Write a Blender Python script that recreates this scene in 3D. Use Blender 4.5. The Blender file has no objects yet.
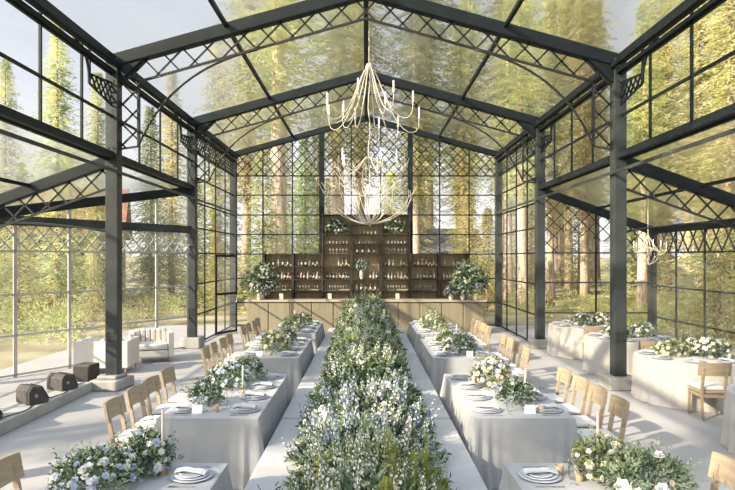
import bpy, math, random
from mathutils import Vector, Matrix, noise
R = random.Random(7)
PI = math.pi
scene = bpy.context.scene
COL = scene.collection
V = Vector

# ------------------------------------------------------------------ mesh builder
class MB:
    def __init__(s):
        s.v = []; s.f = []; s.m = []; s.mi = 0
    def face(s, pts):
        n = len(s.v); s.v += [tuple(p) for p in pts]
        s.f.append(tuple(range(n, n + len(pts)))); s.m.append(s.mi)
    def box(s, x0, x1, y0, y1, z0, z1):
        n = len(s.v)
        s.v += [(x0,y0,z0),(x1,y0,z0),(x1,y1,z0),(x0,y1,z0),(x0,y0,z1),(x1,y0,z1),(x1,y1,z1),(x0,y1,z1)]
        for q in ((0,3,2,1),(4,5,6,7),(0,1,5,4),(1,2,6,5),(2,3,7,6),(3,0,4,7)):
            s.f.append(tuple(n+i for i in q)); s.m.append(s.mi)
    def bar(s, a, b, w, h, up=(0,0,1)):
        a = V(a); b = V(b); d = (b-a)
        if d.length < 1e-6: return
        d.normalize(); up = V(up)
        sd = d.cross(up)
        if sd.length < 1e-4: sd = d.cross(V((1,0,0)))
        sd.normalize(); u = sd.cross(d); u.normalize()
        n = len(s.v)
        for p in (a, b):
            for i, j in ((-1,-1),(1,-1),(1,1),(-1,1)):
                s.v.append(tuple(p + sd*(w/2*i) + u*(h/2*j)))
        for q in ((0,3,2,1),(4,5,6,7),(0,1,5,4),(1,2,6,5),(2,3,7,6),(3,0,4,7)):
            s.f.append(tuple(n+i for i in q)); s.m.append(s.mi)
    def tube(s, pts, r, k=6, caps=True):
        pts = [V(p) for p in pts]; n0 = len(s.v); N = len(pts)
        rs = r if isinstance(r, (list, tuple)) else [r]*N
        ref = None
        for i, p in enumerate(pts):
            d = (pts[min(i+1,N-1)] - pts[max(i-1,0)])
            d = d.normalized() if d.length > 1e-8 else V((0,0,1))
            if ref is None:
                ref = d.cross(V((0,0,1)))
                if ref.length < 1e-3: ref = d.cross(V((1,0,0)))
            ref = (ref - d*ref.dot(d))
            if ref.length < 1e-6: ref = d.orthogonal()
            ref.normalize(); o = d.cross(ref)
            for j in range(k):
                a = 2*PI*j/k
                s.v.append(tuple(p + (ref*math.cos(a) + o*math.sin(a))*rs[i]))
        for i in range(N-1):
            for j in range(k):
                a = n0+i*k+j; b = n0+i*k+(j+1)%k
                s.f.append((a, b, b+k, a+k)); s.m.append(s.mi)
        if caps:
            s.f.append(tuple(n0+j for j in reversed(range(k)))); s.m.append(s.mi)
            s.f.append(tuple(n0+(N-1)*k+j for j in range(k))); s.m.append(s.mi)
    def lathe(s, prof, k=16, c=(0,0,0), cap=True):
        n0 = len(s.v)
        for r, z in prof:
            for j in range(k):
                a = 2*PI*j/k
                s.v.append((c[0]+r*math.cos(a), c[1]+r*math.sin(a), c[2]+z))
        for i in range(len(prof)-1):
            for j in range(k):
                a = n0+i*k+j; b = n0+i*k+(j+1)%k
                s.f.append((a, b, b+k, a+k)); s.m.append(s.mi)
        if cap:
            s.f.append(tuple(n0+j for j in reversed(range(k)))); s.m.append(s.mi)
            e = n0+(len(prof)-1)*k
            s.f.append(tuple(e+j for j in range(k))); s.m.append(s.mi)
    def prism(s, poly, axis, a, b):
        """poly in the two other coordinates, extruded along axis from a to b"""
        def pt(p, t):
            return {'x':(t,p[0],p[1]),'y':(p[0],t,p[1]),'z':(p[0],p[1],t)}[axis]
        n = len(s.v); k = len(poly)
        s.v += [pt(p,a) for p in poly] + [pt(p,b) for p in poly]
        s.f.append(tuple(n+i for i in range(k))); s.m.append(s.mi)
        s.f.append(tuple(n+k+i for i in reversed(range(k)))); s.m.append(s.mi)
        for i in range(k):
            j = (i+1)%k
            s.f.append((n+i, n+k+i, n+k+j, n+j)); s.m.append(s.mi)
    def mesh(s, name, mats, smooth=False):
        me = bpy.data.meshes.new(name)
        me.from_pydata(s.v, [], s.f); 
        if not isinstance(mats, (list, tuple)): mats = [mats]
        for m in mats: me.materials.append(m)
        if len(mats) > 1: me.polygons.foreach_set('material_index', s.m)
        if smooth: me.polygons.foreach_set('use_smooth', [True]*len(me.polygons))
        me.update(); return me
    def build(s, name, mats, parent=None, smooth=False, bevel=0, seg=2, fix=True):
        me = s.mesh(name, mats, smooth)
        o = bpy.data.objects.new(name, me); COL.objects.link(o)
        if parent is not None: o.parent = parent
        if bevel:
            b = o.modifiers.new('bevel', 'BEVEL'); b.width = bevel; b.segments = seg; b.limit_method = 'ANGLE'
        return o

def tag(o, label, cat, group=None, kind=None):
    if label: o['label'] = label
    if cat: o['category'] = cat
    if group: o['group'] = group
    if kind: o['kind'] = kind
    return o
def empty(name, loc=(0,0,0), rz=0, label=None, cat=None, group=None, kind=None):
    o = bpy.data.objects.new(name, None); COL.objects.link(o)
    o.empty_display_size = .1
    o.location = loc; o.rotation_euler = (0,0,rz)
    return tag(o, label, cat, group, kind)
def copy_tree(o, parent=None):
    c = o.copy(); COL.objects.link(c)
    if parent is not None: c.parent = parent
    for ch in list(o.children): copy_tree(ch, c)
    return c
PROTO = {}
def place(key, builder, loc, rz, label, cat, group=None, scale=None):
    """first time: build; afterwards: copy the thing with its parts and give it its own label"""
    if key not in PROTO:
        o = PROTO[key] = builder()
    else:
        o = copy_tree(PROTO[key])
    o.location = loc; o.rotation_euler = (0,0,rz)
    if scale: o.scale = (scale,)*3
    o['label'] = label; o['category'] = cat
    if group: o['group'] = group
    elif 'group' in o: del o['group']
    return o

# ------------------------------------------------------------------ materials
def nt(name):
    m = bpy.data.materials.new(name); m.use_nodes = True
    t = m.node_tree; t.nodes.clear()
    return m, t, t.nodes.new('ShaderNodeOutputMaterial')
def ramp(t, src, c0, c1, p0=.3, p1=.7):
    r = t.nodes.new('ShaderNodeValToRGB')
    r.color_ramp.elements[0].position = p0; r.color_ramp.elements[1].position = p1
    r.color_ramp.elements[0].color = (*c0,1); r.color_ramp.elements[1].color = (*c1,1)
    t.links.new(src, r.inputs[0]); return r
def tex(t, scale, detail=3, stretch=None, rough=.55):
    co = t.nodes.new('ShaderNodeTexCoord'); n = t.nodes.new('ShaderNodeTexNoise')
    n.inputs['Scale'].default_value = scale; n.inputs['Detail'].default_value = detail; n.inputs['Roughness'].default_value = rough
    if stretch:
        mp = t.nodes.new('ShaderNodeMapping'); mp.inputs['Scale'].default_value = stretch
        t.links.new(co.outputs['Object'], mp.inputs[0]); t.links.new(mp.outputs[0], n.inputs['Vector'])
    else: t.links.new(co.outputs['Object'], n.inputs['Vector'])
    return n
def pm(name, c, rough=.6, var=.15, scale=6, stretch=None, bump=0, bscale=None, metal=0, spec=.4, c2=None, transl=0, sheen=0):
    m, t, out = nt(name)
    b = t.nodes.new('ShaderNodeBsdfPrincipled')
    b.inputs['Roughness'].default_value = rough; b.inputs['Metallic'].default_value = metal
    b.inputs['Specular IOR Level'].default_value = spec
    if sheen: b.inputs['Sheen Weight'].default_value = sheen
    n = tex(t, scale, 4, stretch)
    a = tuple(max(0,x*(1-var)) for x in c); d = c2 if c2 else tuple(min(1,x*(1+var)) for x in c)
    r = ramp(t, n.outputs[0], a, d); t.links.new(r.outputs[0], b.inputs['Base Color'])
    if bump:
        n2 = tex(t, bscale or scale*4, 4, stretch); bp = t.nodes.new('ShaderNodeBump')
        bp.inputs['Strength'].default_value = bump; bp.inputs['Distance'].default_value = .02
        t.links.new(n2.outputs[0], bp.inputs['Height']); t.links.new(bp.outputs[0], b.inputs['Normal'])
    if transl:
        tr = t.nodes.new('ShaderNodeBsdfTranslucent'); t.links.new(r.outputs[0], tr.inputs[0])
        mx = t.nodes.new('ShaderNodeMixShader'); mx.inputs[0].default_value = transl
        t.links.new(b.outputs[0], mx.inputs[1]); t.links.new(tr.outputs[0], mx.inputs[2]); t.links.new(mx.outputs[0], out.inputs[0])
    else: t.links.new(b.outputs[0], out.inputs[0])
    return m
def lm(name, c1, c2, scale=3, transl=.35, rnd=.12, gain=1):
    """leaf material: hue varies from clump to clump and from plant to plant, light passes through"""
    m, t, out = nt(name)
    n = tex(t, scale, 3); r = ramp(t, n.outputs[0], c1, c2, .35, .65)
    oi = t.nodes.new('ShaderNodeObjectInfo'); hs = t.nodes.new('ShaderNodeHueSaturation')
    ma = t.nodes.new('ShaderNodeMapRange'); ma.inputs['To Min'].default_value = gain*(1-rnd); ma.inputs['To Max'].default_value = gain*(1+rnd)
    mh = t.nodes.new('ShaderNodeMapRange'); mh.inputs['To Min'].default_value = .5-rnd*.03; mh.inputs['To Max'].default_value = .5+rnd*.06
    t.links.new(oi.outputs['Random'], ma.inputs[0]); t.links.new(oi.outputs['Random'], mh.inputs[0])
    t.links.new(ma.outputs[0], hs.inputs['Value']); t.links.new(mh.outputs[0], hs.inputs['Hue'])
    t.links.new(r.outputs[0], hs.inputs['Color'])
    d = t.nodes.new('ShaderNodeBsdfDiffuse'); tr = t.nodes.new('ShaderNodeBsdfTranslucent')
    mx = t.nodes.new('ShaderNodeMixShader'); mx.inputs[0].default_value = transl
    t.links.new(hs.outputs[0], d.inputs[0]); t.links.new(hs.outputs[0], tr.inputs[0])
    t.links.new(d.outputs[0], mx.inputs[1]); t.links.new(tr.outputs[0], mx.inputs[2]); t.links.new(mx.outputs[0], out.inputs[0])
    return m
def pane_mat(name, clear, haze, gloss=.06, rough=.03, refr=0, tint=(1,1,1), stretch=(1,1,1)):
    """clear sheet: mostly see-through, some haze of dust, a mirror reflection that grows at grazing angles"""
    m, t, out = nt(name)
    tp = t.nodes.new('ShaderNodeBsdfTransparent'); tp.inputs[0].default_value = (*tint,1)
    base = tp
    if refr:
        rf = t.nodes.new('ShaderNodeBsdfRefraction'); rf.inputs['IOR'].default_value = 1.06; rf.inputs['Roughness'].default_value = .38
        rf.inputs[0].default_value = (*tint,1)
        n = tex(t, 1.6, 3, stretch); bp = t.nodes.new('ShaderNodeBump'); bp.inputs['Strength'].default_value = .35; bp.inputs['Distance'].default_value = .25
        t.links.new(n.outputs[0], bp.inputs['Height']); t.links.new(bp.outputs[0], rf.inputs['Normal'])
        mx0 = t.nodes.new('ShaderNodeMixShader'); mx0.inputs[0].default_value = refr
        t.links.new(tp.outputs[0], mx0.inputs[1]); t.links.new(rf.outputs[0], mx0.inputs[2]); base = mx0
    df = t.nodes.new('ShaderNodeBsdfTranslucent'); df.inputs[0].default_value = (.9,.92,.92,1)
    d2 = t.nodes.new('ShaderNodeBsdfDiffuse'); d2.inputs[0].default_value = (.9,.92,.92,1)
    ad = t.nodes.new('ShaderNodeMixShader'); ad.inputs[0].default_value = .6
    t.links.new(d2.outputs[0], ad.inputs[1]); t.links.new(df.outputs[0], ad.inputs[2])
    mx = t.nodes.new('ShaderNodeMixShader')
    nh = tex(t, 1.2, 4, stretch); rh = ramp(t, nh.outputs[0], (haze*.4,)*3, (haze*1.7,)*3)
    t.links.new(rh.outputs[0], mx.inputs[0])
    t.links.new(base.outputs[0], mx.inputs[1]); t.links.new(ad.outputs[0], mx.inputs[2])
    gl = t.nodes.new('ShaderNodeBsdfGlossy'); gl.inputs['Roughness'].default_value = rough
    lw = t.nodes.new('ShaderNodeLayerWeight')
    pw = t.nodes.new('ShaderNodeMath'); pw.operation = 'POWER'; pw.inputs[1].default_value = 4; t.links.new(lw.outputs['Facing'], pw.inputs[0])
    ml = t.nodes.new('ShaderNodeMath'); ml.operation = 'MULTIPLY_ADD'; ml.inputs[1].default_value = .55; ml.inputs[2].default_value = gloss
    t.links.new(pw.outputs[0], ml.inputs[0])
    mc = t.nodes.new('ShaderNodeMath'); mc.operation = 'MINIMUM'; mc.inputs[1].default_value = 1-clear
    t.links.new(ml.outputs[0], mc.inputs[0])
    m2 = t.nodes.new('ShaderNodeMixShader'); t.links.new(mc.outputs[0], m2.inputs[0])
    t.links.new(mx.outputs[0], m2.inputs[1]); t.links.new(gl.outputs[0], m2.inputs[2]); t.links.new(m2.outputs[0], out.inputs[0])
    return m

M = {}
M['steel'] = pm('dark_steel', (.010,.0155,.0185), .5, .3, 3, spec=.22)
M['steel_grey'] = pm('grey_steel', (.038,.045,.046), .45, .55, 1.5, spec=.3)
M['alu'] = pm('pale_aluminium', (.42,.42,.40), .4, .15, 3, metal=.3)  # door handle metal; on the lounge wall its paleness stands for sunlight
M['lattice'] = pm('lattice_steel', (.022,.025,.025), .45, .2, 3, spec=.3)
M['floor'] = pm('floor_concrete', (.35,.345,.34), .5, .06, .8, bump=.05, bscale=20, spec=.3)
M['ledge'] = pm('ledge_concrete', (.36,.36,.34), .75, .15, 2.5, bump=.1)
M['plinth'] = pm('plinth_concrete', (.30,.30,.28), .7, .2, 4, bump=.1)
M['linen'] = pm('grey_linen', (.325,.332,.34), .85, .05, 5, bump=.08, bscale=120, spec=.15, sheen=.2)
M['linen_cream'] = pm('cream_linen', (.46,.44,.415), .85, .05, 5, bump=.08, bscale=120, spec=.15, sheen=.2)
M['bench'] = pm('bench_fabric', (.385,.388,.39), .85, .05, 4, bump=.06, bscale=150, spec=.15, sheen=.2)
M['cushion'] = pm('white_cushion', (.62,.61,.60), .85, .04, 8, spec=.15)
M['sofa'] = pm('cream_sofa', (.62,.59,.54), .8, .05, 5, bump=.05, bscale=80, spec=.2)
M['wood'] = pm('chair_wood', (.31,.25,.172), .5, .22, 3, stretch=(1,1,9), bump=.08, spec=.3)
M['barwood'] = pm('bar_wood', (.20,.175,.118), .55, .12, 2.5, stretch=(6,6,.6), bump=.05)
M['bartop'] = pm('bar_top', (.34,.29,.21), .35, .12, 3, stretch=(.6,6,6))
M['shelfback'] = pm('shelf_back', (.46,.365,.215), .65, .2, 2, stretch=(5,5,.6))
M['shelf'] = pm('shelf_dark', (.030,.025,.018), .55, .25, 4)
M['porcelain'] = pm('porcelain', (.52,.545,.58), .2, .04, 4, spec=.5)
M['charger'] = pm('charger_grey', (.40,.43,.47), .3, .08, 6, spec=.5)
M['napkin'] = pm('napkin_cloth', (.46,.48,.51), .9, .06, 20, spec=.1)
M['napkin2'] = pm('menu_card', (.85,.84,.82), .8, .03, 20, spec=.1)
M['silver'] = pm('silver', (.6,.6,.62), .25, .05, 8, metal=1)
M['gold'] = pm('aged_brass', (.5,.36,.15), .35, .1, 8, metal=1)
M['wax'] = pm('taupe_wax', (.52,.44,.37), .6, .05, 8, spec=.3)
M['wax_white'] = pm('white_wax', (.82,.80,.75), .6, .04, 8, spec=.3)
M['card'] = pm('white_card', (.86,.86,.85), .8, .02, 8)
M['votive'] = pm('amber_glass', (.45,.33,.20), .2, .15, 8, spec=.6)
M['black'] = pm('black_box', (.055,.05,.045), .6, .3, 8, bump=.1)
M['grille'] = pm('speaker_grille', (.035,.033,.03), .5, .2, 30)
M['cable'] = pm('black_rubber', (.02,.02,.02), .5, .1, 8)
M['twig'] = pm('whitewashed_branch', (.60,.56,.46), .75, .12, 12, bump=.15)
M['urn'] = pm('stone_urn', (.62,.58,.50), .7, .15, 7, bump=.1)
M['vase'] = pm('green_glass_vase', (.20,.27,.20), .2, .15, 7, spec=.6)
M['soil'] = pm('planter_wood', (.20,.17,.12), .8, .2, 5)
M['ground'] = pm('forest_ground', (.19,.165,.09), .95, .35, .35, c2=(.42,.37,.23), bump=.4, bscale=3, spec=.1)
M['bark'] = pm('red_bark', (.40,.28,.20), .9, .45, 3, stretch=(4,4,.35), c2=(.80,.65,.52), bump=.9, bscale=5, spec=.1)
M['bark_grey'] = pm('grey_bark', (.32,.25,.19), .9, .45, 3, stretch=(4,4,.35), c2=(.58,.45,.34), bump=.9, bscale=5, spec=.1)
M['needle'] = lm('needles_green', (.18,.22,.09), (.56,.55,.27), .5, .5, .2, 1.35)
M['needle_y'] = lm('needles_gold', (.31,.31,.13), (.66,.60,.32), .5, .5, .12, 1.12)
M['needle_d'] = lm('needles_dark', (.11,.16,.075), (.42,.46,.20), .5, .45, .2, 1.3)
M['leaf'] = lm('leaf_sage', (.17,.23,.14), (.38,.44,.31), 6, .3)
M['leaf_d'] = lm('leaf_deep', (.035,.065,.04), (.13,.19,.10), 6, .3)
M['leaf_y'] = lm('leaf_lime', (.17,.20,.055), (.40,.42,.15), 6, .35)
M['fern'] = lm('fern_green', (.18,.21,.05), (.38,.40,.12), 4, .35)
M['stem'] = pm('green_stem', (.13,.18,.08), .7, .2, 10)
M['p_white'] = lm('petal_white', (.62,.64,.60), (.82,.81,.76), 9, .25, .02)
M['p_cream'] = lm('petal_cream', (.62,.58,.40), (.80,.76,.60), 9, .25, .02)
M['p_blue'] = lm('petal_blue', (.36,.43,.60), (.58,.64,.76), 9, .25, .03)
M['p_lav'] = lm('petal_lavender', (.48,.50,.62), (.68,.68,.76), 9, .25, .03)
M['p_pink'] = lm('petal_blush', (.62,.50,.42), (.78,.68,.58), 9, .25, .03)
M['shrub_o'] = lm('shrub_amber', (.22,.17,.05), (.50,.36,.12), 1.2, .35)
M['pane'] = pane_mat('window_pane', .7, .012, .03)
M['pane_side'] = pane_mat('window_vinyl', .65, .05, .04, .05)
M['roof'] = pane_mat('roof_vinyl', .75, .035, .03, .22, refr=.32, tint=(.96,.95,.90), stretch=(1.1,.35,1))
M['wine_dark'] = pm('bottle_dark', (.012,.016,.012), .12, .3, 5, spec=.7)
M['wine_amber'] = pm('bottle_amber', (.10,.035,.012), .12, .3, 5, spec=.7)
M['wine_pale'] = pm('bottle_clear', (.22,.21,.18), .12, .2, 5, spec=.7)
M['label'] = pm('bottle_label', (.40,.37,.31), .7, .05, 8)
M['roof_blue'] = pm('house_roof_slate', (.20,.23,.28), .6, .3, 5)
M['roof_red'] = pm('house_roof_rust', (.30,.13,.09), .8, .3, 4)
M['housewall'] = pm('house_timber', (.12,.085,.06), .8, .3, 3)
M['housewin'] = pm('house_window', (.25,.28,.30), .1, .1, 3, spec=.8)
def glass_mat():
    m, t, out = nt('drinking_glass')
    tp = t.nodes.new('ShaderNodeBsdfTransparent'); tp.inputs[0].default_value = (.985,.99,.99,1)
    gl = t.nodes.new('ShaderNodeBsdfGlossy'); gl.inputs['Roughness'].default_value = .05
    lw = t.nodes.new('ShaderNodeLayerWeight'); fr = t.nodes.new('ShaderNodeMath'); fr.operation = 'POWER'; fr.inputs[1].default_value = 3.5; t.links.new(lw.outputs['Facing'], fr.inputs[0])
    n = tex(t, 3); r = ramp(t, n.outputs[0], (.03,.03,.03), (.12,.12,.12))
    ad = t.nodes.new('ShaderNodeMath'); ad.use_clamp = True; t.links.new(fr.outputs[0], ad.inputs[0]); t.links.new(r.outputs[0], ad.inputs[1])
    mx = t.nodes.new('ShaderNodeMixShader'); t.links.new(ad.outputs[0], mx.inputs[0])
    t.links.new(tp.outputs[0], mx.inputs[1]); t.links.new(gl.outputs[0], mx.inputs[2]); t.links.new(mx.outputs[0], out.inputs[0])
    return m
M['glass'] = glass_mat()

# ------------------------------------------------------------------ the tent: dimensions
W = 4.75; YS = [6.2, 11.3, 16.4, 21.5]
ZE, ZR = 6.14, 7.46        # eave, ridge
ZA, ZB = 4.30, 3.20        # annex roof: at the main frame, at its outer eave
XA = 7.82
def zroof(x): return ZR - (ZR-ZE)*abs(x)/W

def lat_segs(poly, sp, ang):
    """diamond lattice lines clipped to a convex polygon in 2-D"""
    out = []
    for sgn in (1, -1):
        d = V((math.cos(ang), sgn*math.sin(ang))); n = V((-d.y, d.x))
        ts = [V(p).dot(n) for p in poly]
        k0, k1 = math.ceil(min(ts)/sp), math.floor(max(ts)/sp)
        for k in range(k0, k1+1):
            c = k*sp; hit = []
            for i in range(len(poly)):
                a, b = V(poly[i]), V(poly[(i+1) % len(poly)])
                fa, fb = a.dot(n)-c, b.dot(n)-c
                if fa*fb < 0: hit.append(a + (b-a)*(fa/(fa-fb)))
            if len(hit) >= 2:
                hit.sort(key=lambda p: p.dot(d))
                if (hit[-1]-hit[0]).length > .04: out.append((hit[0], hit[-1]))
    return out
def lattice(mb, poly, to3, nrm, sp=.26, ang=PI/4, w=.02):
    for a, b in lat_segs(poly, sp, ang):
        mb.bar(to3(a), to3(b), w, w*.7, nrm)

# floor and ground
mb = MB(); mb.box(-8.0, 8.0, -1.5, 21.85, -.12, 0)
tag(mb.build('floor', M['floor']), 'pale polished concrete floor under the whole glass hall', 'floor', kind='structure')
mb = MB()
N = 60; ext = 150
def gz(x, y):
    d = max(0, math.hypot(x, y-10)-22)
    return -.06 - .0 + d*.012 + noise.noise(V((x*.06, y*.06, 0)))*min(1, d*.1)*.8
for i in range(N):
    for j in range(N):
        q = []
        for a, b in ((i,j),(i+1,j),(i+1,j+1),(i,j+1)):
            x = -ext+2*ext*a/N; y = -60+2*ext*b/N
            q.append((x, y, gz(x, y)))
        mb.face(q)
tag(mb.build('ground', M['ground'], smooth=True), 'sunlit forest floor of dry needles and grass around the hall', 'ground', kind='structure')

# columns
colnames = {0:'nearest', 1:'second', 2:'third', 3:'back'}
for s in (-1, 1):
    side = 'left' if s < 0 else 'right'
    for i, y in enumerate(YS):
        where = {0:'closest to the viewer, at the frame edge',1:'flanking the second row of tables',2:'between side annex and bar end',3:'at the corner of the back glass wall'}[i]
        e = empty('column', (s*W, y, 0), 0, 'dark steel column on the %s side, %s' % (side, where), 'column', 'steel columns of the hall', 'structure')
        mb = MB(); w = .115
        mb.box(-w, w, -w, w, 0, ZE+.05); o = mb.build('shaft', M['steel_grey'], e, bevel=.012)
        mb = MB()
        for z in (.9, 1.05, 4.15, 4.3, 4.5, 5.75, 5.95):
            for x in (-.05, .05):
                mb.tube([(x, -w-.012, z), (x, -w, z)], .016, 6)
        mb.build('bolt', M['steel'], e)
        if i in (1, 2):
            mb = MB()
            if s < 0 and i == 1:
                mb.v = []
                mb.prism([(-.34,-.30),(.20,-.34),(.30,.26),(-.26,.30)], 'z', 0, .20)
                mb.prism([(-.24,-.20),(.14,-.24),(.2,.18),(-.18,.2)], 'z', .20, .27)
            else:
                h = .24 if s > 0 else .3
                mb.box(-.27,.27,-.27,.27,0,h)
            mb.build('column_base', M['plinth'], e, bevel=.03)

# main frames: rafters, lattice truss, knee brackets, curved braces
DT = .40
for i, y in enumerate(YS[:3]):
    where = ['over the nearest tables','above the second row of tables','in front of the bar'][i]
    e = empty('roof_beam', (0, y, 0), 0, 'arched steel gable truss with diamond lattice %s' % where, 'beam', 'gable trusses of the roof', 'structure')
    for s in (-1, 1):
        mb = MB()
        mb.bar((s*(W+.02),0,zroof(W)), (0,0,ZR), .2, .24)
        mb.prism([(s*(W-.1),ZE-.1),(s*(W-.1),ZE-.42),(s*(W-.62),zroof(W-.62)-.1),(s*(W-.3),zroof(W-.3)-.02)][::s], 'y', -.07, .07)
        mb.build('rafter', M['steel'], e, bevel=.02)
        mb = MB(); x0 = W-.12
        # bottom chord parallel to the rafter and knee chord
        mb.bar((s*(W-.42),0,zroof(W-.42)-DT-.1), (0,0,ZR-DT-.1), .035, .045)
        mb.bar((s*(W-.46),0,zroof(W-.46)-DT), (s*(W-.46),0,4.55), .035, .035, (0,1,0))
        mb.bar((s*(W-.1),0,4.5), (s*(W-.46),0,4.55), .035, .035)
        mb.build('bottom_chord', M['lattice'], e)
        mb = MB()
        poly = [(W-.42,zroof(W-.42)-DT-.1),(0,ZR-DT-.1),(0,ZR-.1),(W-.42,zroof(W-.42)-.1)]
        lattice(mb, poly, lambda p: (s*p[0],0,p[1]), (0,1,0), .33, .80, .032)
        lattice(mb, [(W-.46,4.55),(W-.1,4.5),(W-.1,zroof(W)-.1),(W-.46,zroof(W)-.1)], lambda p: (s*p[0],0,p[1]), (0,1,0), .27, PI/4, .032)
        mb.build('lattice', M['lattice'], e)
        mb = MB(); pts = []
        A, B, C = V((W-.46,4.55)), V((W-1.05,6.0)), V((2.05, zroof(2.05)-DT-.12))
        for k in range(17):
            u = k/16; p = A*(1-u)**2 + B*2*u*(1-u) + C*u*u; pts.append((s*p[0],0,p[1]))
        mb.tube(pts, .022, 6); mb.build('curved_brace', M['lattice'], e, smooth=True)
# back gable rafters
e = empty('roof_beam', (0, YS[3], 0), 0, 'steel gable rafters along the top of the back glass wall', 'beam', None, 'structure')
for s in (-1, 1):
    mb = MB(); mb.bar((s*(W+.02),0,zroof(W)), (0,0,ZR), .2, .2); mb.build('rafter', M['steel'], e, bevel=.02)

# longitudinal beams
def lbeam(x, z, w, h, label, y0=1.1, y1=YS[3], m='steel', name='beam', extra=None):
    mb = MB(); mb.box(x-w/2, x+w/2, y0, y1, z-h/2, z+h/2)
    if extra:
        for dx, dz, r in extra: mb.box(x+dx-r, x+dx+r, y0, y1, z+dz-r, z+dz+r)
    return tag(mb.build(name, M[m]), label, 'beam', kind='structure')
lbeam(0, ZR+.04, .1, .16, 'thin dark ridge beam along the peak of the clear roof', name='ridge_beam')
for s in (-1, 1):
    sd = 'left' if s < 0 else 'right'
    lbeam(s*.55*W, zroof(.55*W)+.06, .07, .07, 'slim purlin halfway up the %s roof slope' % sd, name='purlin_beam')
    lbeam(s*W, ZE+.02, .13, .16, 'dark eave beam with gutter along the %s side' % sd, name='eave_beam', extra=[(-s*.14,-.12,.035),(-s*.05,-.24,.03),(s*.1,-.2,.03)])
    lbeam(s*W, ZA+.06, .10, .10, 'lower dark beam carrying the %s annex roof' % sd, YS[0], YS[2], name='annex_beam', extra=[(s*.10,-.05,.03)])
    lbeam(s*(W-.16), 4.04, .03, .055, 'grey rail below the %s clerestory, running past the columns' % sd, YS[0], YS[3]-.1, m='steel_grey', name='rail_beam')

# roof panels
def panel(name, pts, mat, label, grp=None):
    a, b, c = V(pts[0]), V(pts[1]), V(pts[2]); n = (b-a).cross(c-a).normalized()
    mb = MB(); P = [V(p) for p in pts]
    mb.face(P)
    return tag(mb.build(name, mat), label, 'roof panel', grp, 'structure')
for i in range(3):
    y0, y1 = YS[i], YS[i+1]
    for s in (-1, 1):
        panel('ceiling_panel', [(s*(W+.1),y0,ZE+.12),(s*(W+.1),y1,ZE+.12),(0,y1,ZR+.14),(0,y0,ZR+.14)], M['roof'],
              'clear roof sheet on the %s slope %s' % ('left' if s<0 else 'right', ['closest to the viewer','in the middle bay','above the bar'][i]), 'clear roof sheets')
for s in (-1, 1):
    panel('ceiling_panel', [(s*(W+.1),1.1,ZE+.12),(s*(W+.1),YS[0],ZE+.12),(0,YS[0],ZR+.14),(0,1.1,ZR+.14)], M['roof'],
          'clear roof sheet on the %s slope over the viewer' % ('left' if s<0 else 'right'), 'clear roof sheets')
# annex roofs
panel('ceiling_panel', [(-W,YS[0],ZA+.12),(-XA-.1,YS[0],ZB+.1),(-XA-.1,YS[1],ZB+.1),(-W,YS[1],ZA+.12)], M['roof'], 'sloping clear roof of left annex, closest bay', 'clear annex roof sheets')
panel('ceiling_panel', [(-W,YS[1],ZA+.12),(-XA-.1,YS[1],ZB+.1),(-W,YS[2],ZA+.12)], M['roof'], 'triangular clear roof sheet over the left annex lounge', 'clear annex roof sheets')
for i in range(2):
    panel('ceiling_panel', [(W,YS[i],ZA+.12),(W,YS[i+1],ZA+.12),(XA+.1,YS[i+1],ZB+.1),(XA+.1,YS[i],ZB+.1)], M['roof'], 'sloping clear roof of right annex, %s bay' % ['closer','farther'][i], 'clear annex roof sheets')

# annex trusses
def annex_truss(a, b, label, lat=True):
    a = V(a); b = V(b); d = b-a; L = math.hypot(d.x, d.y); u = V((d.x/L, d.y/L, 0)); nrm = V((-u.y, u.x, 0))
    e = empty('annex_beam', (a.x, a.y, 0), 0, label, 'beam', 'annex rafters', 'structure')
    mb = MB(); mb.bar((0,0,a.z), (d.x,d.y,b.z), .16, .22); mb.build('rafter', M['steel'], e, bevel=.02)
    if lat:
        to3 = lambda p: (u.x*p[0], u.y*p[0], p[1]); zz = lambda t: a.z + (b.z-a.z)*t/L
        mb = MB(); lattice(mb, [(0.1,zz(.1)-.5),(L,zz(L)-.5),(L,zz(L)-.1),(.1,zz(.1)-.1)], to3, nrm, .3, .8, .03); mb.build('lattice', M['lattice'], e)
        mb = MB(); mb.bar(to3((.1,zz(.1)-.5)), to3((L,zz(L)-.5)), .035, .04); mb.build('bottom_chord', M['lattice'], e)
        mb = MB(); pts = []
        for k in range(11):
            t = k/10; pts.append(to3((.15+ (L*.62)*t, zz(0)-1.35 + (zz(L*.62)-.5-zz(0)+1.35)*(1-(1-t)**2))))
        mb.tube(pts, .02, 5); mb.build('curved_brace', M['lattice'], e)
annex_truss((-W,YS[0],ZA), (-XA,YS[0],ZB), 'sloping annex rafter on the left, closest to the viewer')
annex_truss((-W,YS[1],ZA), (-XA,YS[1],ZB), 'sloping annex rafter with lattice beside the left column')
annex_truss((-W,YS[2],ZA), (-XA,YS[1],ZB), 'diagonal rafter over the slanted glass wall of the lounge', False)
annex_truss((W,YS[0],ZA), (XA,YS[0],ZB), 'sloping annex rafter on the right, closest to the viewer')
annex_truss((W,YS[1],ZA), (XA,YS[1],ZB), 'sloping annex rafter with lattice beside the right column')
annex_truss((W,YS[2],ZA), (XA,YS[2],ZB), 'sloping annex rafter above the far glass end of right annex', False)
for x, z, y0, y1, lb in ((XA,ZB,YS[0],YS[2],'dark outer eave beam of the right annex'),(-XA,ZB,YS[0],YS[1],'dark outer eave beam of the left annex')):
    lbeam(x, z, .16, .18, lb, y0, y1, name='annex_eave_beam')
lbeam(6.3, ZA-(6.3-W)/(XA-W)*(ZA-ZB)+.06, .06, .06, 'slim purlin under the right annex roof', YS[0], YS[2], name='purlin_beam')
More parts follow.
